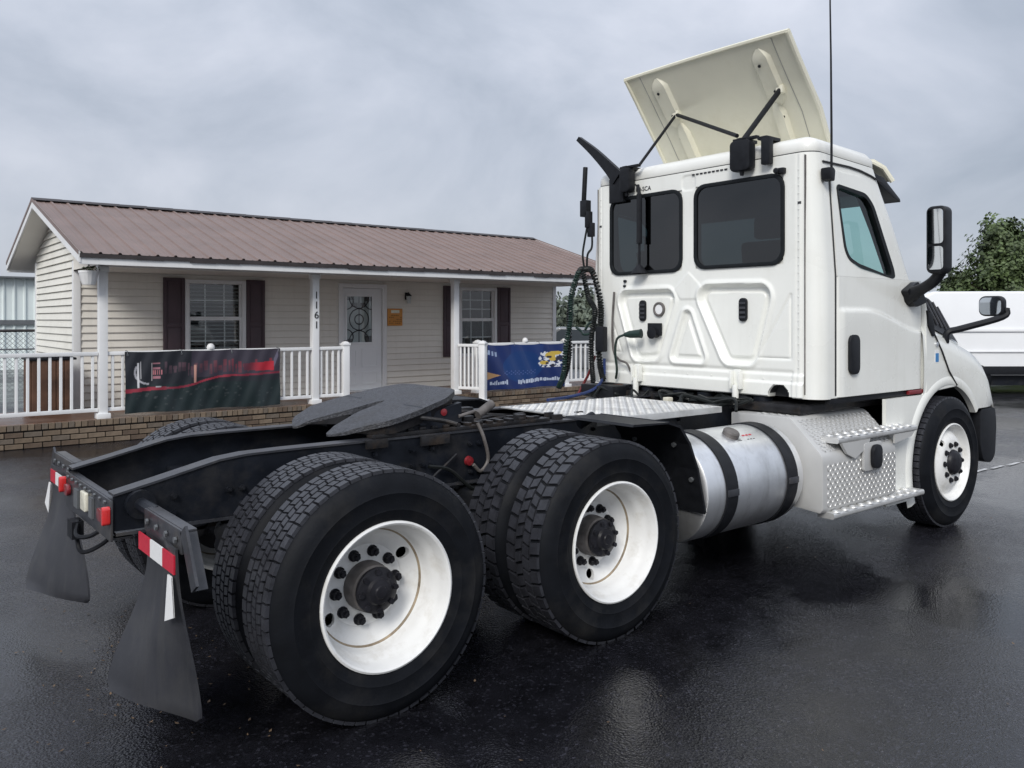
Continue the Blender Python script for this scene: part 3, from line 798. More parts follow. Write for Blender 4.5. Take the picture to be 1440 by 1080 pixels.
def black_print(u, v):
    c = [.016, .018, .024]
    if v < .45: c = [.012, .022, .024]
    if v > .55 and u > .4: c = [.042, .036, .052]
    # red stripe that rises to the right
    yl = .36 + .03 * sst(.0, .2, u) + .16 * sst(.3, .62, u) + .03 * sst(.6, 1, u)
    w_ = .030 if u < .25 else .018
    if abs(v - yl) < w_: c = [.28, .03, .05] if u < .24 or .4 < u < .7 else [.20, .02, .04]
    for a, b, p, q in lett:
        if a < u < b and p < v < q and (math.sin(u * 900) > -.2 or v > (p + q) / 2):
            k_ = sst(.25, .95, u); c = [.08 + .12 * k_, .05 - .02 * k_, .065 - .02 * k_]
    if .74 < u < .955 and .62 + (.955 - u) * .1 < v < .76 + (u - .74) * .12: c = [.08 + .34 * sst(.74, .9, u), .02, .035]
    if .955 < u < .985 and abs(v - (.74 + (u - .955) * 6)) < .07: c = [.12, .11, .16]
    # pale emblem on the left: hook and upright
    du, dv = (u - .135) * 2.75, v - .66
    r_ = math.hypot(du * .9, dv)
    if abs(r_ - .19) < .016 and du < .02 and dv < .1: c = [.42, .42, .45]
    if abs(u - .078) < .005 and .40 < v < .82: c = [.62, .62, .64]
    if abs(u - .092) < .003 and .55 < v < .84: c = [.5, .5, .52]
    if .155 < u < .161 and .52 < v < .82: c = [.55, .5, .5]
    if .165 < u < .21 and (.55 < v < .60 or .70 < v < .74 or .79 < v < .82): c = [.36, .16, .19]
    if .165 < u < .22 and .62 < v < .69 and math.sin(u * 500) > 0: c = [.5, .18, .2]
    if .18 < u < .215 and (.40 < v < .425): c = [.4, .4, .42]
    if abs(u - .425) < .006 + .004 * (v - .45) and .46 < v < .76: c = [.5, .27, .22]
    for a, b, p, q in specks:
        if a < u < a + p and b < v < b + q: c = [min(1, x_ + .03) for x_ in c]
    return c
banner('black_banner', 'black vinyl banner with red stripe tied along the porch railing', 1.26, 3.46, .35, 1.19, 7.945, black_print, 260, 90,
       lambda u, v: (-.022 - .022 * math.sin(u * 9 + v * 3) * (1 - v * .6) - .013 * math.sin(u * 31 + 4 * v) * (1.1 - v) - .007 * math.sin(u * 60 - v * 9), .010 * abs(math.sin(u * 9.42)) * -v - .025 * (1 - v) * u * .5 + .008 * math.sin(u * 13) * (1 - v)))
rs2 = random.Random(5)
blobs = [(rs2.uniform(.66, .97), rs2.uniform(.46, .80), rs2.uniform(.012, .05), rs2.uniform(.02, .07)) for _ in range(60)]
gold = [(.80, .74, .07, .075), (.86, .79, .09, .05), (.72, .56, .06, .05), (.83, .66, .05, .06)]
dots = [(.78, .70, .035, .03), (.92, .66, .05, .05), (.76, .55, .02, .03), (.83, .50, .025, .04), (.88, .60, .02, .03)]
words = []
x = .03
while x < .98:
    w_ = rs2.uniform(.012, .03)
    if not (.26 < x < .36): words.append((x, x + w_, rs2.uniform(.085, .11), rs2.uniform(.15, .2)))
    x += w_ + .006
def blue_print(u, v):
    c = [.012, .028, .125]
    if abs(u - .5) < .2 and v > .45: c = [.016, .042, .165]
    if math.hypot(u - .45, (v - .5) * .7) < .25: c = [.011, .045, .17]
    if u < .14 and abs(v - (.84 - u * .4)) < .05 and math.sin(u * 130) > -.3: c = [.30, .38, .55]
    if u < .16 and abs(v - .32) < .085 * (1 - u / .16): c = [.52, .30, .14]
    for a, b, p, q in blobs:
        if abs(u - a) < p * (.6 + .4 * math.sin(v * 60)) and abs(v - b) < q * .6: c = [.74, .76, .80]
    for a, b, p, q in gold:
        if ((u - a) / p) ** 2 + ((v - b) / q) ** 2 < 1: c = [.60, .42, .07]
    for a, b, p, q in dots:
        if ((u - a) / p) ** 2 + ((v - b) / q) ** 2 < 1: c = [.03, .03, .05]
    for a, b, p, q in words:
        if a < u < b and p + .05 * u < v < q + .05 * u: c = [.50, .56, .68]
    if .2 < u < .62 and .3 < v < .42 and math.sin(u * 120) * math.sin(v * 90) > .55: c = [.10, .14, .34]
    return c
banner('blue_banner', 'navy blue banner with gold and white emblem on the porch railing', 7.38, 9.28, .335, 1.165, 7.945, blue_print, 240, 100,
       lambda u, v: (-.024 - .018 * math.sin(u * 7 + 3 * v) - .024 * abs(math.sin(u * 9.42 + 2.2 * v)) * v - .008 * math.sin(u * 34 + 8 * v), -.018 * abs(math.sin(u * 9.42)) * v + .008 * math.sin(u * 11) * (1 - v)))

for (x0_, x1_, lb) in ((1.26, 3.46, 'black'), (7.38, 9.28, 'blue')):
    bn = bpy.data.objects[lb + '_banner']
    for k_ in range(4):
        mb = MB(); xx = x0_ + .03 + (x1_ - x0_ - .06) * k_ / 3; mb.tube([(xx, 7.915, 1.15), (xx, 7.925, 1.20), (xx, 8.0, 1.205), (xx + .01, 8.04, 1.17)], .005, n=5); mb.lathe([(.014, 0), (.014, .003), (.007, .003)], (xx, 7.914, 1.145), (0, -1, 0), 10); o_ = mb.build('tie', M['galv'], bn); o_.location = (0, 0, 0)
# hanging white lantern under the left eave
hb = thing('hanging_planter', 'white ribbed hanging planter under the left corner of the porch eave', 'planter', (.80, 7.85, 2.08))
mb = MB(); mb.lathe([(.001, 0), (.075, 0), (.085, .02), (.12, .15), (.125, .155), (.125, .185), (.11, .185), (.105, .15), (.07, .03), (.001, .03)], (.80, 7.85, 2.08), (0, 0, 1), 14); mb.build('pot', M['vinyl'], hb, smooth=20)
mb = MB()
for a in range(3): mb.tube([(.80 + .115 * math.cos(a * 2.1), 7.85 + .115 * math.sin(a * 2.1), 2.26), (.80, 7.85, 2.335)], .004, n=5)
mb.tube([(.80, 7.85, 2.33), (.80, 7.85, 2.36)], .008, n=6); mb.build('hanger', M['black_plastic'], hb)
mb = MB()
rs = random.Random(4)
for i in range(70):
    a, r_ = rs.uniform(0, 6.28), rs.uniform(.01, .12); h = rs.uniform(2.25, 2.31); p = Vector((.80 + r_ * math.cos(a), 7.85 + r_ * math.sin(a), h)); q = Vector((rs.uniform(-.03, .03), rs.uniform(-.03, .03), rs.uniform(.0, .03)))
    mb.add([p, p + q, p + q + Vector((.012, 0, -.012)), p + Vector((.01, .01, 0))], [(0, 1, 2, 3)])
mb.build('leaves', M['leaf'], hb, smooth=0, recalc=False)
# brown wooden bin behind the railing
bx = thing('wooden_bin', 'brown wooden bin with black lid behind the left railing beside the gable wall', 'bin', (.56, 9.15, DZ))
for i in range(5):
    mb = MB(); mb.box((.31 + i * .10, 8.88, DZ + .03), (.40 + i * .10, 8.905, 1.06)); mb.build('plank', M['wood'], bx, bevel=.003, seg=1)
for i in range(5):
    mb = MB(); mb.box((.285, 8.91 + i * .10, DZ + .03), (.309, 9.0 + i * .10, 1.06)); mb.build('plank', M['wood'], bx, bevel=.003, seg=1)
mb = MB(); mb.box((.31, 8.906, DZ + .02), (.80, 9.41, 1.05)); mb.build('body', M['wood'], bx, smooth=0)
mb = MB(); mb.prism([(.26, 1.06), (.86, 1.06), (.86, 1.09), (.70, 1.125), (.42, 1.10), (.26, 1.10)], 'y', 8.86, 9.43); mb.build('lid', M['black_plastic'], bx, bevel=.01)

# ================================================================== BACKGROUND
# chain link fence at the far left
fx = thing('chain_link_fence', 'grey chain link fence at the far left beyond the gable wall', 'fence', (0.5, 16.6, 0))
for i in range(4):
    mb = MB(); mb.cyl((-3.1 + i * 1.7, 16.6, 0), (-3.1 + i * 1.7, 16.6, 1.42), .03); mb.build('fence_post', M['galv'], fx)
for zz, r_ in ((1.38, .03), (.98, .018)):
    mb = MB(); mb.cyl((-3.1, 16.6, zz), (2.0, 16.6, zz), r_); mb.build('rail', M['roof_trim'] if zz > 1 else M['galv'], fx)
mb = MB()
for i in range(-12, 52):
    for s in (1, -1):
        xa = -3.1 + i * .1; xb = xa + 1.3
        pa, pb = (xa, 16.6, .06), (xb, 16.6, 1.36)
        if s < 0: pa, pb = (xa, 16.6, 1.36), (xb, 16.6, .06)
        a, b = Vector(pa), Vector(pb)
        if a.x < -3.1: t_ = (-3.1 - a.x) / 1.3; a = a.lerp(b, t_)
        if b.x > 2.0: t_ = (2.0 - a.x) / (b.x - a.x); b = a.lerp(b, t_) if t_ > 0 else None
        if b is not None and (b - a).length > .05: mb.cyl(a, b, .005, n=4, caps=False)
tag(mb.build('wire_mesh', M['galv'], fx, smooth=0), kind='stuff')
# pale green metal building far left
mbd = thing('metal_building', 'pale green corrugated metal building at the far left edge', 'building', (0, 27, 0))
mb = MB()
x = -12
while x < 3.4: mb.add([(x, 27, 0), (x + .2, 27, 0), (x + .2, 27, 3.0), (x, 27, 3.0)], [(0, 1, 2, 3)]); mb.add([(x + .2, 27, 0), (x + .23, 26.95, 0), (x + .23, 26.95, 3.0), (x + .2, 27, 3.0)], [(0, 1, 2, 3)]); mb.add([(x + .23, 26.95, 0), (x + .27, 26.95, 0), (x + .27, 26.95, 3.0), (x + .23, 26.95, 3.0)], [(0, 1, 2, 3)]); mb.add([(x + .27, 26.95, 0), (x + .3, 27, 0), (x + .3, 27, 3.0), (x + .27, 26.95, 3.0)], [(0, 1, 2, 3)]); x += .3
mb.box((-12, 27.02, 0), (3.4, 35, 2.98)); mb.build('wall', M['pole_green'], mbd, smooth=0, recalc=False)
mb = MB(); mb.prism([(26.7, 2.95), (31, 3.1), (35.3, 2.9), (35.3, 2.95), (31, 3.16), (26.7, 3.0)], 'x', -12.3, 3.7); mb.build('roof', M['galv'], mbd, smooth=0)
mb = MB(); mb.box((-12, 26.9, 1.45), (3.42, 26.945, 1.6)); mb.build('trim', M['galv'], mbd, smooth=0)
# trees
def tree(name, label, x, y, h, rad, n_cl, per, seed, m, leaf=.2, base=.12, spire=.8, group=None):
    rr = random.Random(seed)
    t = thing(name, label, 'tree', (x, y, 0), group)
    mb = MB(); P = [Vector((x + rr.uniform(-.06, .06) * i, y + rr.uniform(-.06, .06) * i, h * .9 * i / 7)) for i in range(8)]
    mb.tube(P, .1, n=8, rad=[h * .028 * (1 - .85 * i / 7) for i in range(8)])
    cr_ = MB()
    for c in range(n_cl):
        f = base + (1 - base) * rr.random() ** 1.15
        rmax = rad * ((1 - f) ** spire) * (.55 + .45 * math.sin(min(1, (f - base) / .18) * 1.57)) + .12
        a = rr.uniform(0, 6.283); q = rmax * (rr.random() ** .45) * rr.uniform(.75, 1.18)
        c0 = Vector((x + q * math.cos(a), y + q * math.sin(a), h * f - .15 * q)); tr = Vector((x, y, max(.3, h * f - q * .6)))
        if c % 3 == 0: mb.tube([tr, tr.lerp(c0, .5) + Vector((0, 0, .1)), c0], .03, n=4, rad=[h * .009, h * .006, h * .002])
        s = rad * rr.uniform(.10, .20)
        for i in range(per):
            if name == 'conifer_tree':
                ax_ = Vector((math.cos(a) * .75, math.sin(a) * .75, .75)); tt_ = max(-1.5, min(1.5, rr.gauss(0, 1)))
                p = c0 + ax_ * (tt_ * s * 1.15) + Vector((rr.gauss(0, s), rr.gauss(0, s), rr.gauss(0, s))) * (.46 - .20 * tt_)
            else: p = c0 + Vector((rr.gauss(0, s), rr.gauss(0, s), rr.gauss(0, s * .7)))
            d = (p - c0 + Vector((rr.gauss(0, .1), rr.gauss(0, .1), rr.gauss(0, .1)))).normalized()
            u = Vector((rr.gauss(0, 1), rr.gauss(0, 1), rr.gauss(0, 1))).cross(d).normalized(); w_ = d.cross(u)
            l = leaf * rr.uniform(.6, 1.3)
            cr_.add([p - u * l * .3, p + w_ * l * .5, p + u * l * .3 + d * l * .2, p - w_ * l * .5], [(0, 1, 2, 3)])
    mb.build('trunk', M['bark'], t)
    cr_.build('crown', m, t, smooth=0, recalc=False)
    return t
tree('conifer_tree', 'bushy green conifer with one thin spire behind the white van', 34.2, 9.6, 5.15, 2.6, 300, 80, 1, M['leaf'], .17, spire=1.05)
tree('conifer_tree', 'green conifer at the right edge, tallest one behind the white van', 37.6, 8.4, 5.7, 3.2, 330, 80, 2, M['leaf'], .17, spire=1.05)
tree('conifer_tree', 'small rounded green tree lowest of those behind the white van', 34.0, 11.0, 3.4, 1.9, 170, 70, 3, M['leaf'], .17)
tree('conifer_tree', 'green conifer second from the right edge behind the white van', 36.4, 9.6, 4.9, 2.4, 240, 70, 6, M['leaf'], .17, spire=1.05)
tree('broadleaf_tree', 'olive green bush seen between house wall and truck cab', 33.0, 36.5, 3.3, 2.6, 100, 50, 4, M['leaf2'], .35, base=.05, spire=.45)
tree('broadleaf_tree', 'grey green bush nearest the truck cab in the gap beside the house', 37.8, 36.5, 3.0, 2.9, 100, 50, 5, M['leaf2'], .35, base=.05, spire=.45)
# far tree belt
mb = MB(); rr = random.Random(8)
for i in range(5200):
    a = rr.uniform(R(-20), R(100)); d = rr.uniform(95, 125); h = 2.6 + 1.2 * math.sin(a * 9) + 1.0 * math.sin(a * 23 + 1)
    p = Vector((d * math.cos(a), d * math.sin(a), rr.uniform(0, 1) ** .8 * max(1.2, h))); s = rr.uniform(.6, 1.2)
    u = Vector((rr.gauss(0, 1), rr.gauss(0, 1), rr.gauss(0, 1))).normalized(); v = u.orthogonal().normalized()
    mb.add([p - u * s * .5, p + v * s * .5, p + u * s * .5, p - v * s * .5], [(0, 1, 2, 3)])
tag(mb.build('far_woods', M['leaf2'], smooth=0, recalc=False), kind='stuff')

# white cargo van at right: built in its own frame (x forward along the side, y across)
van = thing('cargo_van', 'white cargo van parked at the right behind the truck', 'van', (17.6, 3.5, 0))
VO = Vector((19.2, 3.22, 0)); va = math.atan2(2.96 - 4.19, 18.15 - 16.62); VC, VS = math.cos(va), math.sin(va)
def vp(p): return (VO.x + p[0] * VC - p[1] * VS, VO.y + p[0] * VS + p[1] * VC, p[2])
def vbuild(mb, name, m, par=None, **k):
    mb.v = [vp(p) for p in mb.v]; return mb.build(name, m, par or van, **k)
prof = [(-2.9, .42), (2.15, .42), (2.75, .5), (2.85, .72), (2.8, 1.0), (2.45, 1.17), (1.85, 1.28), (1.35, 2.02), (1.1, 2.17), (.6, 2.235), (-2.6, 2.225), (-2.82, 2.12), (-2.92, 1.3)]
mb = MB()
def vhw(z): return .98 if z < 1.2 else .98 - .11 * ((z - 1.2) / 1.04) ** 1.3
lev = [i for i in range(len(prof))]
n = len(prof); vs = []; 
for s in (-1, 1): vs += [(p[0], s * vhw(p[1]), p[1]) for p in prof]
mb.add(vs, [tuple(range(n)), tuple(range(2 * n - 1, n - 1, -1))] + [(i, n + i, n + (i + 1) % n, (i + 1) % n) for i in range(n)])
vbuild(mb, 'body', M['van_white'], bevel=.05, seg=3)
for s in (-1,):
    mb = MB(); mb.prism([(-2.3, 1.36), (.55, 1.36), (.55, 1.42), (-2.3, 1.42)], 'y', s * .995, s * .965); mb.prism([(-2.85, .92), (1.9, .92), (1.9, .95), (-2.85, .95)], 'y', s * 1.0, s * .97); vbuild(mb, 'crease', M['van_white'], bevel=.008)
    mb = MB(); mb.box((-2.9, s * 1.0, .44), (2.3, s * .97, .62)); vbuild(mb, 'lower_trim', M['black_plastic'], bevel=.015)
    for xx in (-.55, .62, 1.5):
        mb = MB(); mb.box((xx - .006, s * .992, .66), (xx + .006, s * .96, 1.86)); mb.v = [(x, y - (s * (.98 - vhw(z))) if z > 1.2 else y, z) for x, y, z in mb.v]; vbuild(mb, 'door_gap', M['grey_seam'], smooth=0)
    mb = MB(); mb.prism([(.75, 1.3), (1.72, 1.3), (1.33, 1.9), (.8, 1.9)], 'y', s * .965, s * .93); vbuild(mb, 'side_window', M['car_glass'], smooth=0)
    mb = MB(); mb.box((.78, s * 1.01, 1.05), (.98, s * .975, 1.09)); mb.box((-.45, s * 1.01, 1.05), (-.25, s * .975, 1.09)); vbuild(mb, 'handle', M['black_plastic'], bevel=.01)
mb = MB(); mb.prism([(-2.93, .42), (-2.98, .42), (-2.98, .62), (-2.93, .62)], 'y', -.95, .95); mb.prism([(2.7, .42), (2.92, .45), (2.92, .62), (2.7, .62)], 'y', -.93, .93); vbuild(mb, 'bumper', M['black_plastic'], bevel=.02)
def vwheel(par, c, s, rad=.35, w=.22):
    we = MB(); we.lathe([(rad * .6, 0), (rad * .9, 0), (rad, .03), (rad, w - .03), (rad * .9, w), (rad * .6, w)], c, (0, s, 0), 28); return we
for xx in (-1.75, 2.0):
    for s in (-1, 1):
        w_ = vbuild(vwheel(van, (xx, s * .985 - s * .23, .35), s), 'wheel', M['rubber'])
        mb = MB(); mb.lathe([(.001, .19), (.1, .2), (.2, .17), (.215, .2), (.215, .05)], (xx, s * .985 - s * .23, .35), (0, s, 0), 20); mb.v = [vp(p) for p in mb.v]; q = mb.build('rim', M['galv'], w_); q.location = (0, 0, 0)
mb = MB(); mb.box((-2.7, -.8, .2), (2.5, .8, .45)); vbuild(mb, 'underbody', M['black_metal'], smooth=0)

# grey car in the gap between house and cab
car = thing('parked_car', 'grey parked car half hidden between the house and truck cab', 'car', (14.4, 12.3, 0))
CO = Vector((14.4, 12.3, 0)); ca_ = R(-39)
def cpf(p): return (CO.x + p[0] * math.cos(ca_) - p[1] * math.sin(ca_), CO.y + p[0] * math.sin(ca_) + p[1] * math.cos(ca_), p[2])
def cbuild(mb, name, m, par=None, **k):
    mb.v = [cpf(p) for p in mb.v]; o = mb.build(name, m, par or car, **k)
    return o
cp = [(-2.15, .3), (2.2, .3), (2.25, .6), (1.9, .82), (1.0, .92), (.35, 1.38), (-1.0, 1.42), (-1.75, .98), (-2.15, .92)]
mb = MB(); n = len(cp); vs = []
for s in (-1, 1): vs += [(p[0], s * (.88 if p[1] < .95 else .66), p[1]) for p in cp]
mb.add(vs, [tuple(range(n)), tuple(range(2 * n - 1, n - 1, -1))] + [(i, n + i, n + (i + 1) % n, (i + 1) % n) for i in range(n)])
cbuild(mb, 'body', M['car_grey'], bevel=.06, seg=3)
for s in (-1, 1):
    mb = MB(); mb.add([(-1.5, s * .875, .98), (.85, s * .875, .96), (.30, s * .70, 1.33), (-.95, s * .70, 1.36)], [(0, 1, 2, 3)]); mb.add([(x, y - s * .012, z) for x, y, z in mb.v[:4]], [(0, 3, 2, 1)]); cbuild(mb, 'side_window', M['car_glass'], smooth=0, recalc=False)
    mb = MB(); mb.box((-1.9, s * .885, .87), (1.6, s * .87, .90)); cbuild(mb, 'trim', M['van_white'], smooth=0)
    for xx in (-1.35, 1.4):
        w_ = cbuild(vwheel(car, (xx, s * .7, .32), s, .32, .2), 'wheel', M['rubber'])
        mb = MB(); mb.lathe([(.001, .2), (.1, .2), (.18, .19), (.2, .2), (.2, .1)], (xx, s * .7, .32), (0, s, 0), 18); mb.v = [cpf(p) for p in mb.v]; q = mb.build('rim', M['galv'], w_); q.location = (0, 0, 0)

# leaf litter and grit on the wet lot
mb = MB(); rr = random.Random(33)
for i in range(420):
    if i < 150: x, y = rr.gauss(-.55, .35), rr.gauss(-.2, .7)
    else: x, y = rr.uniform(-2, 9), rr.uniform(-4, 7.3)
    if -1.3 < x + 1.7 < .6 and -4.6 < y < -3.4: continue
    s = rr.uniform(.004, .013); t = rr.uniform(0, 6.28)
    mb.add([(x + s * math.cos(t + k_ * 1.57) * (1 if k_ % 2 else .5), y + s * math.sin(t + k_ * 1.57) * (1 if k_ % 2 else .5), .005 + .004 * (k_ == 1)) for k_ in range(4)], [(0, 1, 2, 3)])
tag(mb.build('leaf_litter', mat('dead_leaves', (.13, .085, .05), .7, var=.6, vs=3), smooth=0, recalc=False), kind='stuff')

# ================================================================== TRUCK
AX = (0.0, 1.32, 5.09); AZ = 0.506
truck = thing('semi_truck', 'white day cab tractor truck with raised roof fairing and bare rear frame', 'truck', (2.6, 0, 0))

# ---- wheels (local frame: axle along Y, outside towards -Y, origin on the rim flange plane)
def tyre_mesh():
    mb = MB()
    mb.lathe([(.288, .012), (.300, .004), (.318, -.004), (.345, -.010), (.352, -.0135), (.358, -.012), (.385, -.016), (.415, -.017), (.42, -.0195), (.426, -.016), (.445, -.012), (.468, .000), (.486, .014), (.496, .026), (.499, .034), (.499, .246), (.496, .254), (.486, .266), (.468, .280), (.445, .292), (.415, .297), (.345, .290), (.300, .276), (.288, .268)], (0, 0, 0), (0, 1, 0), 96)
    return mb.mesh('tyre', M['rubber'], smooth=40)
def tread_mesh(kind):
    mb = MB()
    def blk(a0, a1, y0, y1, sl, r0=.4975, r1=.512):
        vs = []
        for r in (r0, r1):
            sh = 0 if r == r0 else .0018
            for (a, y) in ((a0 + sh / r, y0 + sh), (a1 - sh / r, y0 + sh), (a1 - sh / r + sl, y1 - sh), (a0 + sh / r + sl, y1 - sh)):
                vs.append((r * math.cos(a), y, r * math.sin(a)))
        mb.add(vs, [(4, 5, 6, 7), (0, 1, 5, 4), (1, 2, 6, 5), (2, 3, 7, 6), (3, 0, 4, 7)])
    if kind == 'rib':
        rows = [(.026, .068, .0, 62), (.076, .116, .012, 80), (.124, .158, -.012, 80), (.166, .206, .012, 80), (.214, .256, 0, 62)]
        gap = .12
    else:
        rows = [(.024, .082, .02, 46), (.089, .136, -.03, 52), (.144, .191, .03, 52), (.198, .256, -.02, 46)]
        gap = .2
    for y0, y1, sl, n in rows:
        for i in range(n):
            a0 = 2 * math.pi * i / n + y0 * 3; a1 = a0 + 2 * math.pi / n * (1 - gap)
            blk(a0, a1, y0, y1, sl)
    return mb.mesh('tread', M['tread_rubber'], smooth=0)
def ring_rust():
    m = mat('rim_rust_ring', (0.30, 0.24, 0.165), .65, var=.4, vs=14, dirt=(0.10, .075, .05), ds=9, da=.95); return m
RUST = ring_rust()
def rim_dual_mesh():
    P = [(.303, .012), (.306, .004), (.305, -.006), (.297, -.010), (.289, -.004), (.283, .012), (.277, .035), (.273, .060), (.262, .074), (.256, .11), (.252, .138)]
    Q = [(.252, .138), (.247, .149), (.240, .158), (.233, .166)]
    S = [(.233, .166), (.212, .184), (.176, .195), (.172, .199), (.10, .200)]
    T = [(.10, .200), (.10, .215), (.18, .212), (.22, .2), (.27, .19), (.29, .18), (.303, .012)]
    mb = MB()
    mb.lathe(P + Q[1:] + S[1:] + T[1:-1], (0, 0, 0), (0, 1, 0), 72, closed=True)
    me = mb.mesh('rim', [M['rim_white'], RUST], smooth=0)
    cut = []
    for a in (R(38), R(218)):
        c = MB(); c.cyl((.204 * math.cos(a), .12, .204 * math.sin(a)), (.204 * math.cos(a), .26, .204 * math.sin(a)), .027, n=16); cut.append(c.mesh('c', M['rim_white'], smooth=0))
    r = boolean(me, cut, 'rim')
    for p in r.polygons:
        rr_ = math.hypot(p.center.x, p.center.z)
        if .239 < rr_ < .2475 and p.center.y < .17: p.material_index = 1
    r.shade_smooth(); r.set_sharp_from_angle(angle=R(32)); return r
def rim_steer_mesh():
    P = [(.303, .012), (.306, .004), (.305, -.006), (.297, -.010), (.289, -.004), (.282, .014), (.274, .04), (.262, .058), (.25, .058), (.238, .044), (.215, .020), (.185, .004), (.165, .0), (.09, .0), (.09, .015), (.19, .018), (.25, .08), (.303, .1)]
    mb = MB(); mb.lathe(P, (0, 0, 0), (0, 1, 0), 64, closed=True)
    me = mb.mesh('rim', M['rim_white'], smooth=0); cut = []
    for a in (R(142), R(322)):
        c = MB(); c.cyl((.212 * math.cos(a), -.05, .212 * math.sin(a)), (.212 * math.cos(a), .1, .212 * math.sin(a)), .027, n=16); cut.append(c.mesh('c', M['rim_white'], smooth=0))
    r = boolean(me, cut, 'rim'); r.shade_smooth(); r.set_sharp_from_angle(angle=R(32)); return r
def nuts_mesh(y0, r=.143, n=10, l=.034, rad=.0185):
    mb = MB()
    for i in range(n):
        a = 2 * math.pi * (i + .3) / n; x, z = r * math.cos(a), r * math.sin(a)
        mb.cyl((x, y0, z), (x, y0 - .008, z), rad + .006, n=12); mb.cyl((x, y0 - .008, z), (x, y0 - l, z), rad, n=6); mb.cyl((x, y0 - l, z), (x, y0 - l - (.012 if l > .03 else .004), z), .010, n=8)
    return mb
def hub_drive():
    a = MB(); a.lathe([(.095, .2), (.104, .196), (.104, .17), (.101, .15), (.099, .122), (.090, .118)], (0, 0, 0), (0, 1, 0), 32)
    b = MB(); b.lathe([(.08, .13), (.088, .118), (.096, .104), (.094, .094), (.084, .088), (.058, .081), (.050, .069), (.028, .065), (.024, .059), (.001, .058)], (0, 0, 0), (0, 1, 0), 32)
    for i in range(8):
        t = 2 * math.pi * (i + .2) / 8; x, z = .080 * math.cos(t), .080 * math.sin(t); b.cyl((x, .10, z), (x, .076, z), .0125, n=6)
    return a, b
ty = tyre_mesh(); tr_rib = tread_mesh('rib'); tr_lug = tread_mesh('lug'); rd = rim_dual_mesh(); rs_ = rim_steer_mesh()
nm = nuts_mesh(.199).mesh('wheel_nut', M['hub'], smooth=30); nms = nuts_mesh(.0, l=.02, rad=.016).mesh('wheel_nut', M['hub'], smooth=30)
ha, hbm = hub_drive(); ham = ha.mesh('hub', M['hub_grey'], smooth=40); hbm = hbm.mesh('hub_flange', M['hub'], smooth=40)
def wheel(x, y, side, kind, outer=True, phase=0.0):
    w_ = empty('wheel', Vector((x, y, AZ)) - Vector(truck.location), truck)
    w_.rotation_euler = (0, phase, 0) if side < 0 else (0, phase, math.pi)
    link('tyre', ty, w_)
    tag(link('tread', tr_lug if kind == 'lug' else tr_rib, w_), kind='stuff')
    link('rim', rs_ if kind == 'steer' else rd, w_)
    if outer and kind != 'steer':
        link('hub', ham, w_); link('hub_flange', hbm, w_); tag(link('wheel_nuts', nm, w_), kind='stuff')
    if kind == 'steer':
        tag(link('wheel_nuts', nms, w_), kind='stuff')
        mb = MB(); mb.lathe([(.10, .0), (.094, -.02), (.082, -.035), (.060, -.045), (.03, -.048), (.001, -.049)], (0, 0, 0), (0, 1, 0), 28)
        mb.build('hub', M['hub'], w_)
    return w_
for s in (-1, 1):
    wheel(AX[0], s * 1.19, s, 'rib', True, .1); wheel(AX[0], s * .57, -s, 'rib', False, .9)
    wheel(AX[1], s * 1.19, s, 'lug', True, R(130)); wheel(AX[1], s * .57, -s, 'lug', False, .5)
    wheel(AX[2], s * 1.195, s, 'steer', True, R(10))

T = lambda mb, name, m, **k: mb.build(name, m, truck, **k)
# ---- frame rails: C channels with a drooping tapered tail
for s in (-1, 1):
    top = [(-.86, .900), (-.70, .935), (-.42, 1.0), (-.30, 1.012), (-.1, 1.015), (5.6, 1.015)]
    bot = [(5.6, .75), (.0, .75), (-.5, .75), (-.86, .755)]
    mb = MB(); mb.prism(top + bot, 'y', s * .43, s * .421)
    fr_ = T(mb, 'frame_rail', M['black_metal'], smooth=0)
    mb = MB()
    tt = top
    for i in range(len(tt) - 1):
        (xa, za), (xb, zb) = tt[i], tt[i + 1]
        mb.add([(xa, s * .345, za), (xb, s * .345, zb), (xb, s * .438, zb), (xa, s * .438, za), (xa, s * .345, za + .010), (xb, s * .345, zb + .010), (xb, s * .438, zb + .010), (xa, s * .438, za + .010)],
               [(0, 1, 2, 3), (4, 7, 6, 5), (0, 4, 5, 1), (2, 6, 7, 3), (0, 3, 7, 4), (1, 5, 6, 2)])
    mb.box((-.85, s * .345, .735), (5.6, s * .438, .748)); mb.build('flange', M['grey_metal'], fr_, smooth=0)
# bolts on the right and left web
mb = MB(); rb = random.Random(2)
for s in (-1, 1):
    for x in (-.72, -.62, -.38, -.32, -.05, .02, .30, .36, .58, .64, .70, .95, 1.01, 1.26, 1.32, 1.6, 1.66, 1.9, 2.3, 2.36, 2.7):
        for z in (.80, .87, .95):
            if z > .9 and x < -.3: continue
            if rb.random() < .78: mb.cyl((x, s * .430, z), (x, s * .445, z), .014, n=6); mb.cyl((x, s * .445, z), (x, s * .455, z), .008, n=6)
tag(T(mb, 'frame_bolts', M['black_metal'], smooth=0), kind='stuff')
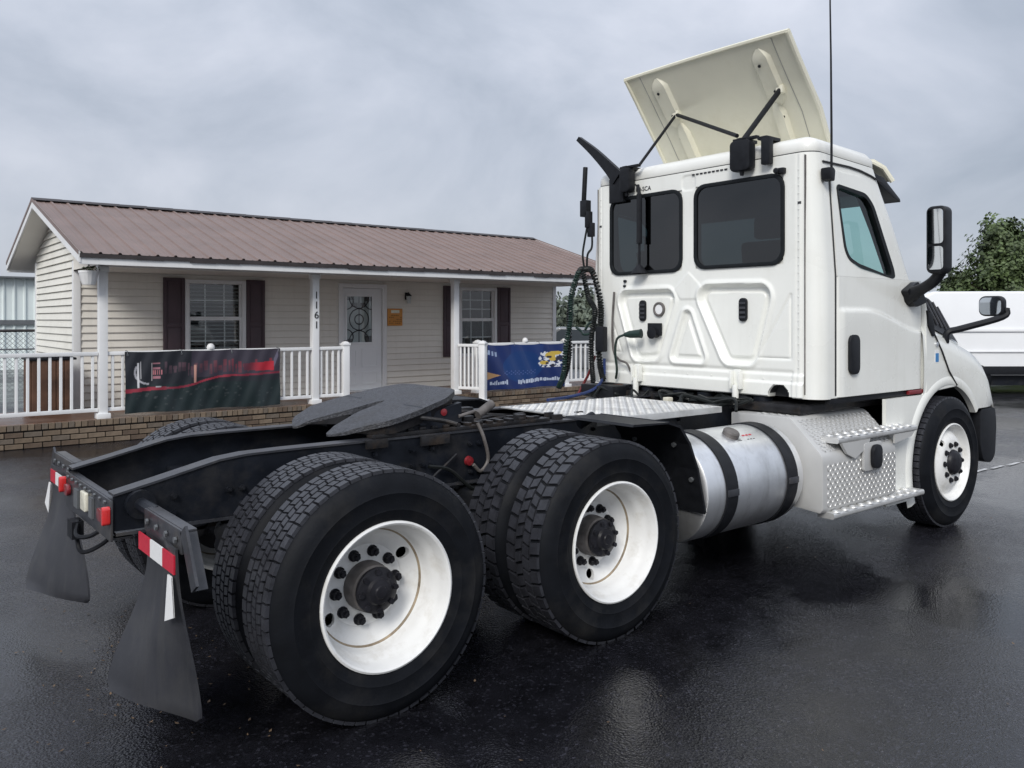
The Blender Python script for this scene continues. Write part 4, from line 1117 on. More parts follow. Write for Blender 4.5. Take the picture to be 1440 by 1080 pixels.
# rear crossmember plate with lights
mb = MB(); mb.box((-.872, -.44, .715), (-.862, .44, .885)); mb.box((-.86, -.42, .875), (-.83, .42, .884)); mb.box((-.86, -.42, .716), (-.78, .42, .725)); T(mb, 'rear_crossmember', M['grey_metal'], bevel=.003)
for x in (-.35, .62, 1.55, 2.3, 3.2):
    mb = MB(); mb.box((x - .05, -.42, .76), (x + .05, .42, .86)); T(mb, 'crossmember', M['black_metal'], bevel=.006)
for y, kind in ((.345, 'red_dark'), (-.325, 'red_dark')):
    mb = MB(); mb.prism(rrect(y - .045, .782, y + .045, .836, .025), 'x', -.893, -.873); T(mb, 'tail_light', M[kind], bevel=.006)
for y in (.425, -.43):
    mb = MB(); mb.prism(rrect(y - .016, .785, y + .016, .862, .014), 'x', -.905, -.873); T(mb, 'side_marker', M['red_lens'], bevel=.006)
mb = MB(); mb.prism(rrect(-.055, .77, .045, .855, .01), 'x', -.888, -.873); T(mb, 'licence_light', M['plate'], bevel=.004)
mb = MB()
for i in range(9): mb.cyl((-.873, -.36 + i * .09, .868), (-.882, -.36 + i * .09, .868), .009, n=6)
mb.box((-.884, -.16, .76), (-.873, -.10, .85)); mb.box((-.884, .12, .755), (-.873, .2, .84)); tag(T(mb, 'plate_bolts', M['galv'], smooth=0), kind='stuff')
mb = MB(); mb.box((-.91, .10, .62), (-.86, .20, .70)); mb.tube(smooth_path([(-.88, .12, .70), (-.90, .05, .65), (-.86, -.04, .66), (-.8, -.10, .72)]), .010, n=7); mb.tube(smooth_path([(-.88, .16, .63), (-.87, .10, .56), (-.80, .02, .60), (-.72, -.05, .70)]), .010, n=7); T(mb, 'trailer_cable', M['black_plastic'])
# ---- mud flaps
def flap(s):
    # hangs from a bent arm; inner edge blown back
    def fn(u, v):
        t = 1 - v                                   # 0 top, 1 bottom
        yi0, yo0 = .70, 1.105
        yi = yi0 + ((.585 if s < 0 else .47) - yi0) * sst(.1, 1, t); yo = yo0 + ((1.15 if s < 0 else 1.0) - yo0) * t
        if t > .93:
            q = (t - .93) / .07; c = .045 * (1 - math.sqrt(max(0, 1 - q * q))); yi += c; yo -= c
        y = yi + (yo - yi) * u
        uu = u if s < 0 else 1 - u
        x = -.805 + ((-.12 + .17 * uu) if s < 0 else (-.17 + .21 * uu)) * sst(.15, 1.05, t) + .012 * math.sin(u * 5 + t * 3)
        return x, s * y, .82 + (.19 - .82) * t
    mb = MB(); mb.grid(fn, 18, 26)
    n = len(mb.v); mb2 = MB(); mb2.add(mb.v + [(x + .009, y, z) for x, y, z in mb.v], mb.f + [tuple(n + i for i in reversed(f)) for f in mb.f])
    W = 19; bd = [i for i in range(W)] + [W * j + 18 for j in range(1, 27)] + [26 * W + i for i in range(17, -1, -1)] + [W * j for j in range(25, 0, -1)]
    mb2.f += [(bd[i], n + bd[i], n + bd[(i + 1) % len(bd)], bd[(i + 1) % len(bd)]) for i in range(len(bd))]; mb2.mi += [0] * len(bd)
    f = T(mb2, 'mud_flap', M['flap'], smooth=50)
    # arm: horizontal angle bar and drooping end
    mb = MB(); mb.box((-.80, min(s * .66, s * 1.12), .80), (-.79, max(s * .66, s * 1.12), .885)); mb.box((-.79, min(s * .66, s * 1.12), .877), (-.745, max(s * .66, s * 1.12), .887)); mb.build('flap_bar', M['grey_metal'], f, bevel=.003)
    mb = MB(); a, b = Vector((-.755, s * 1.115, .882)), Vector((-.755, s * 1.235, .70)); d = (b - a).normalized(); nn = Vector((0, d.z, -d.y)) * s
    for (x0_, x1_, h0, h1) in ((-.80, -.745, 0, .010), (-.80, -.79, 0, -.05)):
        P = [a + nn * h0, b + nn * h0, b + nn * h1, a + nn * h1]
        mb.add([Vector((x0_, p.y, p.z)) for p in P] + [Vector((x1_, p.y, p.z)) for p in P], [(0, 1, 2, 3), (7, 6, 5, 4), (0, 4, 5, 1), (1, 5, 6, 2), (2, 6, 7, 3), (3, 7, 4, 0)])
    mb.build('flap_arm', M['grey_metal'], f, smooth=0)
    mb = MB(); mb.tube([(-.76, s * .44, .86), (-.76, s * .68, .86)], .03, n=10); mb.cyl((-.76, s * .437, .86), (-.76, s * .47, .86), .06, n=16); mb.build('mount_tube', M['black_metal'], f)
    ys = [.66, .66 + .155, .66 + .31, .66 + .445]
    for i in range(3):
        mb = MB(); mb.box((-.822, min(s * (ys[i] + .0008), s * (ys[i + 1] - .0008)), .73), (-.816, max(s * (ys[i] + .0008), s * (ys[i + 1] - .0008)), .797)); mb.build('reflective_tape', M['white_tape'] if i == 1 else M['red_tape'], f, smooth=0)
    mb = MB(); mb.add([(-.83, s * 1.06, .725), (-.83, s * 1.105, .725), (-.84, s * 1.165, .60), (-.84, s * 1.06, .56)], [(0, 1, 2, 3)]); mb.add([(x + .004, y, z) for x, y, z in mb.v[:4]], [(0, 3, 2, 1)]); mb.build('white_marker', M['white_tape'], f, smooth=0, recalc=False)
    mb = MB()
    for y in (.72, .84, .96, 1.07): mb.cyl((-.803, s * y, .845), (-.812, s * y, .845), .012, n=6)
    tag(mb.build('flap_bolts', M['galv'], f, smooth=0), kind='stuff')
flap(-1); flap(1)
# ---- axles, suspension
for x in AX[:2]:
    mb = MB(); mb.cyl((x, -1.0, AZ), (x, 1.0, AZ), .075, n=16); mb.lathe([(.001, -.19), (.10, -.18), (.18, -.10), (.2, 0), (.18, .1), (.10, .18), (.001, .19)], (x, .02, AZ), (1, 0, 0), 24)
    a = T(mb, 'axle', M['greasy'])
    for s in (-1, 1):
        mb = MB(); mb.lathe([(.001, 0), (.10, 0), (.125, .02), (.12, .05), (.128, .08), (.12, .11), (.128, .14), (.12, .17), (.10, .185), (.001, .185)], (x - .30, s * .40, .53), (0, 0, 1), 20); T(mb, 'air_spring', M['rubber'])
        mb = MB(); mb.cyl((x - .30, s * .40, .49), (x - .30, s * .40, .528), .115, n=20); mb.prism([(x - .42, .47), (x + .45, .47), (x + .5, .6), (x + .4, .6), (x + .2, .5), (x - .42, .50)], 'y', s * .40 - .04, s * .40 + .04); T(mb, 'trailing_arm', M['greasy'], bevel=.006)
        mb = MB(); mb.lathe([(.001, -.09), (.05, -.085), (.07, -.06), (.075, -.01), (.085, -.008), (.085, .008), (.075, .01), (.07, .07), (.05, .09), (.001, .095)], (x - .22, s * .66, .60), (.9, 0, .35), 20); T(mb, 'brake_chamber', M['hub_grey'])
        mb = MB(); mb.lathe([(.05, 0), (.205, 0), (.205, .18), (.19, .19)], (x, s * .68, AZ), (0, s, 0), 32); T(mb, 'brake_drum', M['greasy'])
        mb = MB(); mb.cyl((x + .12, s * .46, .62), (x + .16, s * .47, .93), .028, n=12); mb.cyl((x + .12, s * .46, .5), (x + .12, s * .46, .64), .02, n=10); T(mb, 'shock_absorber', M['greasy'])
mb = MB(); mb.cyl((.19, .02, .52), (1.12, .02, .52), .045, n=14); mb.cyl((1.5, .02, .55), (3.6, .0, .68), .055, n=14); T(mb, 'drive_shaft', M['greasy'])
# ---- fifth wheel: inclined plate with a throat opening to the rear
def fw_z(x): return 1.075 + (x - .24) * .225
mb = MB()
pl = [(.95, .30), (.97, .22), (.97, -.22), (.95, -.30), (.82, -.40), (.60, -.455), (.44, -.46), (.26, -.33), (.21, -.21), (.22, -.175), (.26, -.16), (.48, -.055), (.62, -.035), (.68, 0), (.62, .035), (.48, .055), (.26, .16), (.22, .175), (.21, .21), (.26, .33), (.44, .46), (.60, .455), (.82, .40)]
pl = round_poly(pl, .03, 3)
n = len(pl); vs = [(x, y, fw_z(x) - (.03 if x < .33 else 0) * sst(.33, .2, x)) for x, y in pl] + [(x, y, fw_z(x) - .028 - (.012 if x < .33 else 0) * sst(.33, .2, x)) for x, y in pl]
bm = bmesh.new()
V = [bm.verts.new(v) for v in vs]
bm.faces.new(V[:n]); bm.faces.new(V[n:][::-1])
for i in range(n): bm.faces.new((V[i], V[n + i], V[n + (i + 1) % n], V[(i + 1) % n]))
bmesh.ops.triangulate(bm, faces=[f for f in bm.faces if len(f.verts) > 4]); bmesh.ops.recalc_face_normals(bm, faces=bm.faces)
me = bpy.data.meshes.new('fifth_wheel'); bm.to_mesh(me); bm.free()
M['fw'] = mat('fifth_wheel_plate', (0.056, 0.058, 0.066), .5, .2, var=.5, vs=60, bump=.8, bs=130, dirt=(.04, .038, .036), ds=7, da=.6)
me.materials.append(M['fw']); fw = link('fifth_wheel', me, truck)
bm = bmesh.new(); sk_ = MB()
for i in range(n): (xa, ya), (xb, yb) = pl[i], pl[(i + 1) % n]; sk_.add([(xa * .985 + .01, ya * .975, fw_z(xa) - .026), (xb * .985 + .01, yb * .975, fw_z(xb) - .026), (xb * .96 + .026, yb * .95, fw_z(xb) - .026 - .055 * sst(.22, .5, xb)), (xa * .96 + .026, ya * .95, fw_z(xa) - .026 - .055 * sst(.22, .5, xa))], [(0, 1, 2, 3)])
sk_.build('plate_skirt', M['greasy'], fw, smooth=0, recalc=False)
mb = MB()   # skirts below the plate
for s in (-1, 1):
    mb.prism([(.46, fw_z(.46) - .052), (.92, fw_z(.92) - .052), (.92, 1.07), (.70, 1.03), (.52, 1.03)], 'y', s * .36, s * .40); mb.prism([(.55, fw_z(.55) - .052), (.85, fw_z(.85) - .052), (.80, 1.02), (.60, 1.02)], 'y', s * .18, s * .22)
    mb.box((.40, s * .27 - .10, 1.026), (.98, s * .27 + .10, 1.045)); mb.cyl((.66, s * .24, 1.12), (.66, s * .42, 1.12), .05, n=14)
mb.box((.86, -.34, 1.05), (.92, .34, 1.14)); mb.build('mount_bracket', M['black_metal'], fw, smooth=0)
mb = MB(); mb.tube(smooth_path([(.60, -.40, 1.12), (.72, -.50, 1.10), (.78, -.56, 1.08)]), .012); mb.build('release_handle', M['greasy'], fw)
# slide rails with notches beside the fifth wheel
for s in (-1, 1):
    mb = MB()
    mb.box((.36, s * .385 - .035, 1.0265), (1.55, s * .385 + .035, 1.0465))
    for i in range(14): mb.box((.42 + i * .075, s * .385 - .03, 1.047), (.455 + i * .075, s * .385 + .03, 1.062))
    T(mb, 'slide_rail', M['greasy'], bevel=.003)
mb = MB(); mb.tube(smooth_path([(1.0, -.44, 1.06), (1.02, -.47, .98), (1.05, -.47, .86), (1.0, -.47, .8), (.95, -.47, .84)]), .010); mb.tube(smooth_path([(.9, -.40, 1.10), (1.05, -.38, 1.12), (1.15, -.3, 1.10)]), .01); T(mb, 'air_line', M['hub_grey'])
mb = MB(); mb.lathe([(.001, 0), (.024, .004), (.028, .02), (.015, .03), (.001, .03)], (.93, -.47, .86), (0, 1, 0), 14); T(mb, 'valve_cap', M['red_dark'])
mb = MB(); mb.cyl((1.02, -.41, 1.10), (1.13, -.40, 1.155), .026, n=12); T(mb, 'air_cylinder', M['hub_grey'])
mb = MB(); mb.lathe([(.001, 0), (.018, .002), (.02, .012), (.001, .014)], (.80, -.395, 1.13), (0, -1, 0), 10); T(mb, 'release_knob', M['red_dark'])
# clutter along the frame
mb = MB(); rb = random.Random(12)
for i in range(26):
    x = rb.uniform(.95, 1.9); y = rb.uniform(-.40, -.28); z = rb.uniform(1.02, 1.05); q = rb.uniform(.012, .035); mb.box((x, y, z), (x + q * 2, y + q, z + q))
for y in (-.30, -.2, .1, .26): mb.tube(smooth_path([(1.0, y, 1.0), (1.3, y + .03, 1.05), (1.6, y, 1.0), (1.95, y - .05, .97)]), .013, n=6)
tag(T(mb, 'frame_fittings', M['greasy'], smooth=30), kind='stuff')
for y in (-.18, .16):
    mb = MB(); mb.lathe([(.001, 0), (.10, .02), (.13, .06), (.13, .74), (.10, .78), (.001, .8)], (2.05, y, .80), (1, 0, 0), 22); T(mb, 'air_tank', M['black_metal'])
rb = random.Random(40)
for k_ in range(3):
    x0_ = .25 + k_ * .42; z0_ = rb.uniform(.82, .96); P = [(x0_, -.455, z0_), (x0_ + .12, -.475, z0_ - .03), (x0_ + .30, -.48, z0_ - rb.uniform(.05, .16)), (x0_ + .48, -.47, z0_ - .05), (x0_ + .60, -.452, z0_ + .02)]
    mb = MB(); mb.tube(smooth_path(P), rb.uniform(.007, .011), n=6); T(mb, 'air_line', M['hose_black'] if k_ % 3 else M['greasy'])
mb = MB(); mb.box((.30, -.47, .985), (.42, -.445, 1.03)); mb.box((.62, -.465, .97), (.80, -.447, 1.02)); mb.lathe([(.001, 0), (.05, .004), (.055, .04), (.04, .07), (.001, .075)], (1.12, -.455, .70), (0, -1, 0), 16); tag(T(mb, 'rail_brackets', M['greasy'], bevel=.004), kind='stuff')
# ---- deck plate with raised lugs
dk = MB(); dk.box((1.74, -.62, 1.030), (2.92, .30, 1.040)); dk.box((1.74, -.626, 1.0), (2.92, -.6205, 1.040)); deck = T(dk, 'deck_plate', M['alu_plate'], bevel=.002)
def lug_mesh():
    mb = MB(); mb.add([(-.016, 0, 0), (0, -.006, 0), (.016, 0, 0), (0, .006, 0), (-.009, 0, .0042), (.009, 0, .0042)], [(0, 1, 5, 4), (1, 2, 5), (2, 3, 4, 5), (3, 0, 4)]); return mb
LUG = lug_mesh()
def lugs(mb, o, u, v, nu, nv, pu, pv, sc_=1.0):
    o, u, v = Vector(o), Vector(u).normalized(), Vector(v).normalized(); w_ = u.cross(v)
    for i in range(nu):
        for j in range(nv):
            a = R(45) if (i + j) % 2 else R(-45); ca, sa = math.cos(a), math.sin(a); c = o + u * (i * pu) + v * (j * pv)
            mb.add([c + u * ((p[0] * ca - p[1] * sa) * sc_) + v * ((p[0] * sa + p[1] * ca) * sc_) + w_ * (p[2] * sc_) for p in LUG.v], LUG.f)
mb = MB(); lugs(mb, (1.77, -.60, 1.0402), (1, 0, 0), (0, 1, 0), 29, 23, .039, .039, 1.35); tag(mb.build('plate_lugs', M['alu_plate'], deck, smooth=0, recalc=False), kind='stuff')
mb = MB(); mb.cyl((1.62, -.60, 1.02), (1.73, -.60, 1.06), .03, n=12); T(mb, 'plate_bracket', M['black_metal'], bevel=.004)
# ---- quarter fender ahead of the drive tyres
for s in (-1, 1):
    mb = MB(); Pq = [(1.50, 1.065), (1.78, 1.06), (1.88, 1.03), (1.96, .93), (2.03, .78), (2.10, .52)]
    for (a, b), (c, d) in zip(Pq, Pq[1:]):
        mb.add([(a, s * .60, b), (a, s * 1.13, b), (c, s * 1.13, d), (c, s * .60, d), (a + .012, s * .60, b + .012), (a + .012, s * 1.13, b + .012), (c + .012, s * 1.13, d + .008), (c + .012, s * .60, d + .008)], [(0, 1, 2, 3), (7, 6, 5, 4), (0, 4, 5, 1), (1, 5, 6, 2), (2, 6, 7, 3), (3, 7, 4, 0)])
    q = T(mb, 'quarter_fender', M['black_plastic'], smooth=30)
    mb = MB()
    for yy, (x, z) in ((.72, (1.965, .92)), (1.02, (1.965, .92)), (1.08, (2.045, .72)), (.8, (2.045, .72))): mb.cyl((x, s * yy, z), (x - .014, s * yy, z - .004), .014, n=8)
    tag(mb.build('fender_bolts', M['galv'], q, smooth=0), kind='stuff')
# ---- fuel tank with straps
for s in (-1, 1):
    Rk, cy_, cz_k, xa, xb = .325, s * .80, .610, 2.115, 3.14
    mb = MB(); mb.lathe([(.001, 0), (.22, .004), (Rk - .03, .012), (Rk - .006, .028), (Rk, .05), (Rk, xb - xa - .05), (Rk - .006, xb - xa - .028), (Rk - .03, xb - xa - .012), (.22, xb - xa - .004), (.001, xb - xa)], (xa, cy_, cz_k), (1, 0, 0), 72)
    tk = T(mb, 'fuel_tank', M['alu'], smooth=30)
    for x in (2.30, 2.925):
        mb = MB(); mb.lathe([(Rk + .001, 0), (Rk + .009, .002), (Rk + .009, .108), (Rk + .001, .11)], (x, cy_, cz_k), (1, 0, 0), 72)
        st = mb.build('strap', M['black_plastic'], tk)
        mb = MB(); mb.box((x + .005, cy_ + s * (Rk + .004), cz_k - .02), (x + .105, cy_ + s * (Rk + .018), cz_k + .02)); mb.build('buckle', M['grey_metal'], tk, bevel=.003)
    mb = MB(); a = R(66); p = Vector((2.60, cy_ + s * Rk * math.cos(a), cz_k + Rk * math.sin(a))); d = Vector((0, s * math.cos(a), math.sin(a)))
    mb.lathe([(.001, .034), (.045, .032), (.052, .024), (.052, -.01)], p, d, 24); 
    for i in range(3): mb.add([], [])
    mb.build('filler_cap', M['hub_grey'], tk)
    mb = MB(); a = R(58)
    def tp(x, a_, h=.0012): return (x, cy_ + s * (Rk + h) * math.cos(a_), cz_k + (Rk + h) * math.sin(a_))
    for i in range(4): mb.add([tp(2.595, a - .06 + i * .035), tp(2.645, a - .06 + i * .035), tp(2.645, a - .045 + i * .035), tp(2.595, a - .045 + i * .035)], [(0, 1, 2, 3)])
    for i in range(3): mb.add([tp(2.70 + i * .03, a - .06), tp(2.718 + i * .03, a - .06), tp(2.718 + i * .03, a - .04), tp(2.70 + i * .03, a - .04)], [(0, 1, 2, 3)])
    mb.build('tank_decal', M['black_ink'], tk, smooth=0, recalc=False)
    mb = MB()
    for i in range(3): mb.add([tp(2.69 + i * .035, a + .05), tp(2.715 + i * .035, a + .05), tp(2.715 + i * .035, a + .09), tp(2.69 + i * .035, a + .09)], [(0, 1, 2, 3)])
    mb.build('red_print', M['red_tape'], tk, smooth=0, recalc=False)
    # ---- step box
    prof = [(s * .50, .975), (s * .965, .975), (s * .985, .965), (s * 1.195, .760), (s * 1.209, .735), (s * 1.212, .69), (s * 1.212, .40), (s * 1.19, .372), (s * 1.05, .385), (s * .50, .40)]
    mb = MB(); mb.prism(prof, 'x', 3.19, 4.15); bxs = T(mb, 'step_box', M['alu_side'], bevel=.012)
    mb = MB(); ca, cb = Vector((0, s * .97, .925)), Vector((0, s * 1.085, .82))
    fx_ = Vector((1, 0, 0)) * (1 if s < 0 else 1)
    if s < 0:
        lugs(mb, (3.25, -1.2145, .42), (1, 0, 0), (0, 0, 1), 31, 10, .0292, .029, .9)
        d = Vector((0, .21, .205)).normalized(); lugs(mb, (3.25, -1.183, .7745), (1, 0, 0), d, 31, 9, .0292, .031, 1.2)
        lugs(mb, (3.25, -.94, .9765), (1, 0, 0), (0, 1, 0), 31, 9, .0292, .031, .9)
    else:
        lugs(mb, (4.12, 1.2145, .42), (-1, 0, 0), (0, 0, 1), 31, 11, .0292, .029, .9)
    tag(mb.build('plate_lugs', M['alu_plate'], bxs, smooth=0, recalc=False), kind='stuff')
    for z0_, xa_, xb_, yi, yo in ((.815, 3.34, 4.42, 1.10, 1.235), (.335, 3.26, 4.50, 1.13, 1.25)):
        mb = MB(); mb.prism(rrect(min(s * yi, s * yo), z0_, max(s * yi, s * yo), z0_ + .04, .014), 'x', xa_, xb_)
        stp = mb.build('step', M['alu_plate'], bxs, smooth=40); 
        mb = MB(); k_ = int((xb_ - xa_) / .105)
        for i in range(k_):
            for y_ in (yi + .03, yo - .022):
                mb.lathe([(.030, 0), (.026, .008), (.018, .010), (.012, .004), (.001, .003)], (xa_ + .06 + i * (xb_ - xa_ - .06) / k_, s * y_, z0_ + .04), (0, 0, 1), 10)
        tag(mb.build('step_cleats', M['alu_plate'], bxs, smooth=40), kind='stuff')
    mb = MB(); mb.prism([(3.38, .815), (3.75, .815), (3.70, .76), (3.55, .70), (3.45, .74)], 'y', s * 1.215, s * 1.235); mb.build('step_bracket', M['alu_side'], bxs, smooth=0); mb = MB(); mb.prism([(4.1, .815), (4.4, .815), (4.35, .78), (4.1, .75)], 'y', s * 1.215, s * 1.228); mb.build('step_bracket', M['alu_side'], bxs, smooth=0)
    mb = MB(); mb.prism(rrect(3.66, .60, 3.90, .79, .02), 'y', s * 1.218, s * 1.238); mb.build('lock_plate', M['alu_side'], bxs, bevel=.003)
    mb = MB(); mb.prism(rrect(3.735, .61, 3.855, .775, .05), 'y', s * 1.2385, s * 1.27); mb.build('lock_cover', M['black_plastic'], bxs, bevel=.012)
# under cab dark machinery
mb = MB(); mb.box((3.45, -.70, .62), (4.35, .70, .98)); mb.box((3.3, -.98, .985), (4.7, .98, 1.05)); mb.box((4.35, -.42, .55), (5.9, .42, 1.0)); T(mb, 'engine_mass', M['greasy'], bevel=.02)
for y in (-.62, -.47, -.12, .12, .45, .60):
    mb = MB(); mb.cyl((3.40, y, .98), (3.40, y, 1.17), .055 if abs(y) > .4 else .038, n=14); mb.cyl((3.40, y, 1.04), (3.40, y, 1.08), .07, n=14); T(mb, 'cab_mount', M['black_metal'])
mb = MB(); rb = random.Random(21)
for i in range(14):
    x = rb.uniform(3.05, 3.35); y = rb.uniform(-.8, .9); mb.tube(smooth_path([(x, y, 1.0), (x + .06, y + rb.uniform(-.15, .15), 1.07), (x + .1, y + rb.uniform(-.3, .3), 1.02), (x + .2, y, 1.06)]), rb.uniform(.008, .016), n=6)
tag(T(mb, 'hoses_under_cab', M['hose_black']), kind='stuff')
mb = MB(); mb.box((3.12, .02, .99), (3.18, .07, 1.04)); T(mb, 'reservoir', M['plate'], bevel=.006)
mb = MB(); mb.box((3.15, .62, .985), (3.33, 1.0, 1.085)); T(mb, 'valve_box', M['black_plastic'], bevel=.01)

# ================================================================== CAB
XB = 3.345
def hw(z): return 1.10 if z < 1.92 else 1.10 - .06 * (z - 1.92) / .85
XF = [(1.08, 4.80), (1.78, 4.82), (1.93, 4.70), (2.62, 4.36), (2.78, 4.27)]
def roofdrop(x, z): return .22 * max(0, x - 3.75) ** 2 * sst(2.3, 2.75, z)
def outline(z, inset, dx=0):
    xr = XB + inset; xf = interp(XF, z) - inset - dx; h = hw(z) - inset; r1 = max(.03, .11 - inset); r2 = .16; P = []
    for cx, cy, a0, r_ in ((xr + r1, -h + r1, 180, r1), (xf - r2, -h + r2, 270, r2), (xf - r2, h - r2, 0, r2), (xr + r1, h - r1, 90, r1)):
        for k_ in range(7): t = R(a0 + 15 * k_); P.append((cx + r_ * math.cos(t), cy + r_ * math.sin(t)))
    out = []
    for x, y in P: out.append((x, y))
    return out
def loft(levels, inset, close=True):
    mb = MB(); rings = [[(x, y, z - roofdrop(x, z)) for x, y in outline(z, inset)] for z in levels]; n = len(rings[0]); vs = [p for r_ in rings for p in r_]
    fs = [(i * n + k_, i * n + (k_ + 1) % n, (i + 1) * n + (k_ + 1) % n, (i + 1) * n + k_) for i in range(len(rings) - 1) for k_ in range(n)]
    if close: fs += [tuple(range(n - 1, -1, -1)), tuple((len(rings) - 1) * n + k_ for k_ in range(n))]
    return mb.add(vs, fs)
lv = [1.09, 1.4, 1.78, 1.93, 2.1, 2.3, 2.45, 2.6, 2.70, 2.765]
shell = loft(lv, 0).mesh('cab', M['cab_white'], smooth=0)
lvi = [1.16, 1.4, 1.78, 1.93, 2.1, 2.3, 2.45, 2.6, 2.68, 2.72]
inner = loft(lvi, .05).mesh('inner', M['interior'], smooth=0)
RW = [(.070, 2.012, .815, 2.628), (-.825, 2.022, -.075, 2.632)]
SIDEW = round_poly([(3.605, 2.545), (3.63, 2.565), (4.00, 2.535), (4.10, 2.46), (4.335, 2.00), (4.345, 1.945), (4.31, 1.93), (3.84, 1.99), (3.70, 2.045), (3.655, 2.12)], .05, 3)
cuts = [inner]
for a, b, c, d in RW: cuts.append(MB().prism(rrect(a, b, c, d, .09), 'x', 3.2, 3.6).mesh('c', M['interior'], smooth=0))
cuts.append(MB().box((3.2, -.92, 1.235), (3.6, .92, 1.985)).mesh('c', M['interior'], smooth=0))
cuts.append(MB().cyl((3.2, -.80, 1.09), (3.42, -.80, 1.09), .092, n=24).mesh('c', M['interior'], smooth=0))
cuts.append(MB().prism(SIDEW, 'y', -1.4, 1.4).mesh('c', M['interior'], smooth=0))
cuts.append(MB().prism([(-.88, 1.98), (.88, 1.98), (.82, 2.58), (-.82, 2.58)], 'x', 4.0, 5.2).mesh('c', M['interior'], smooth=0))
cm = boolean(shell, cuts, 'cab')
cm.materials.clear(); cm.materials.append(M['cab_white']); cm.materials.append(M['interior'])
for p in cm.polygons:
    c = p.center; v = Vector((4.0 - c.x, -c.y, 2.0 - c.z))
    ins = abs(c.y) < hw(c.z) - .03 and XB + .03 < c.x < interp(XF, c.z) - .03 and 1.12 < c.z < 2.74
    p.material_index = 1 if ins else 0
cm.shade_smooth(); cm.set_sharp_from_angle(angle=R(28))
cab = link('cab', cm, truck)
# roof cap
rl = [(2.772, .018), (2.785, .012), (2.83, .014), (2.862, .04), (2.882, .10), (2.892, .22), (2.897, .4)]
mb = MB(); rings = []
for z, ins in rl:
    zz = 2.77; P = outline(2.74, ins * .9); rings.append([(x, y, z - roofdrop(x, 2.76) + .012 * (1 - (y / 1.1) ** 2) * (ins > .03)) for x, y in P])
n = len(rings[0]); mb.add([p for r_ in rings for p in r_], [(i * n + k_, i * n + (k_ + 1) % n, (i + 1) * n + (k_ + 1) % n, (i + 1) * n + k_) for i in range(len(rings) - 1) for k_ in range(n)] + [tuple((len(rings) - 1) * n + k_ for k_ in range(n)), tuple(range(n - 1, -1, -1))])
roof_o = mb.build('cab_roof', M['roof_white'], cab, smooth=45)
mb = MB(); rr_ = [[(x, y, z - roofdrop(x, 2.76)) for x, y in outline(2.74, ins)] for z, ins in ((2.764, .012), (2.774, .012))]
mb.add(rr_[0] + rr_[1], [(k_, (k_ + 1) % n, n + (k_ + 1) % n, n + k_) for k_ in range(n)]); mb.build('roof_seam', M['black_ink'], cab, smooth=60)
# ---- rear panel with pressed shapes
recL = ([(.64, 1.78), (.22, 1.78), (.36, 1.39), (.50, 1.38)], .085)
recR = ([(-.198, 1.793), (-.632, 1.785), (-.53, 1.40), (-.40, 1.40)], .095)
tri = ([(.01, 1.655), (.125, 1.345), (-.115, 1.345)], .042)
dia = ([(.0, 1.975), (.115, 1.87), (.07, 1.80), (-.07, 1.80), (-.115, 1.87)], .015)
panR = [(-.885, 1.36), (-.885, 1.80), (-.62, 1.36)]
tria_L = [(.80, 1.36), (.80, 1.60), (.70, 1.36)]
dome = ([(.03, 2.70), (-.03, 2.70), (-.03, 2.655), (.03, 2.655)], .035)
def relief(y, z):
    h = 0.0
    if z < 2.0:
        for (P, r_), dep in ((recL, .044), (recR, .046), (tri, .024)):
            d = sdf(P, y, z) - r_
            if d < .06:
                h += .012 * sst(.045, .012, d) * sst(-.01, .008, d) if d > -.01 else 0
                h -= dep * sst(.010, -.024, d)
                # inner raised pad
                h += (.020 if dep > .03 else .014) * sst(-.044, -.060, d)
        d = sdf(dia[0], y, z) - dia[1]; h += .006 * sst(.006, -.006, d)
        for P in (panR, tria_L):
            d = abs(sdf(P, y, z)); h -= .007 * sst(.012, .002, d)
        h -= .008 * sst(1.29, 1.262, z) * (1 if abs(y) < .90 else 0)
        h += .012 * sst(1.262, 1.24, z) + .012 * sst(1.20, 1.185, z)
    else:
        d = sdf(dome[0], y, z) - dome[1]; h -= .006 * sst(.006, -.006, d)
    h -= .012 * sst(.955, .975, abs(y))
    h -= .004 * sst(.012, .003, abs(abs(y) - .935))
    return h
PY0, PY1, PZ0, PZ1 = -.985, .985, 1.10, 2.755
def keep(u, v):
    y, z = PY0 + (PY1 - PY0) * u, PZ0 + (PZ1 - PZ0) * v
    for a, b, c, d in RW:
        if a - .004 < y < c + .004 and b - .004 < z < d + .004: return False
    # notch cut in the lower edge
    if math.hypot(y + .80, (z - 1.10)) < .085 and z < 1.18: return False
    return True
mb = MB(); mb.grid(lambda u, v: (XB - .010 - relief(PY0 + (PY1 - PY0) * u, PZ0 + (PZ1 - PZ0) * v), PY0 + (PY1 - PY0) * u, PZ0 + (PZ1 - PZ0) * v), 250, 210, keep)
mb.build('rear_panel', M['cab_white'], cab, smooth=50)
mb = MB(); rv_ = 0
for y in (-.945, .945):
    for i in range(26): mb.lathe([(.005, 0), (.004, .002), (.001, .003)], (XB - .012, y, 1.3 + i * .054), (-1, 0, 0), 8)
for i in range(9): mb.lathe([(.005, 0), (.004, .002), (.001, .003)], (XB - .022, -.9 + i * .225, 1.215), (-1, 0, 0), 8)
tag(mb.build('rivets', M['cab_white'], cab), kind='stuff')
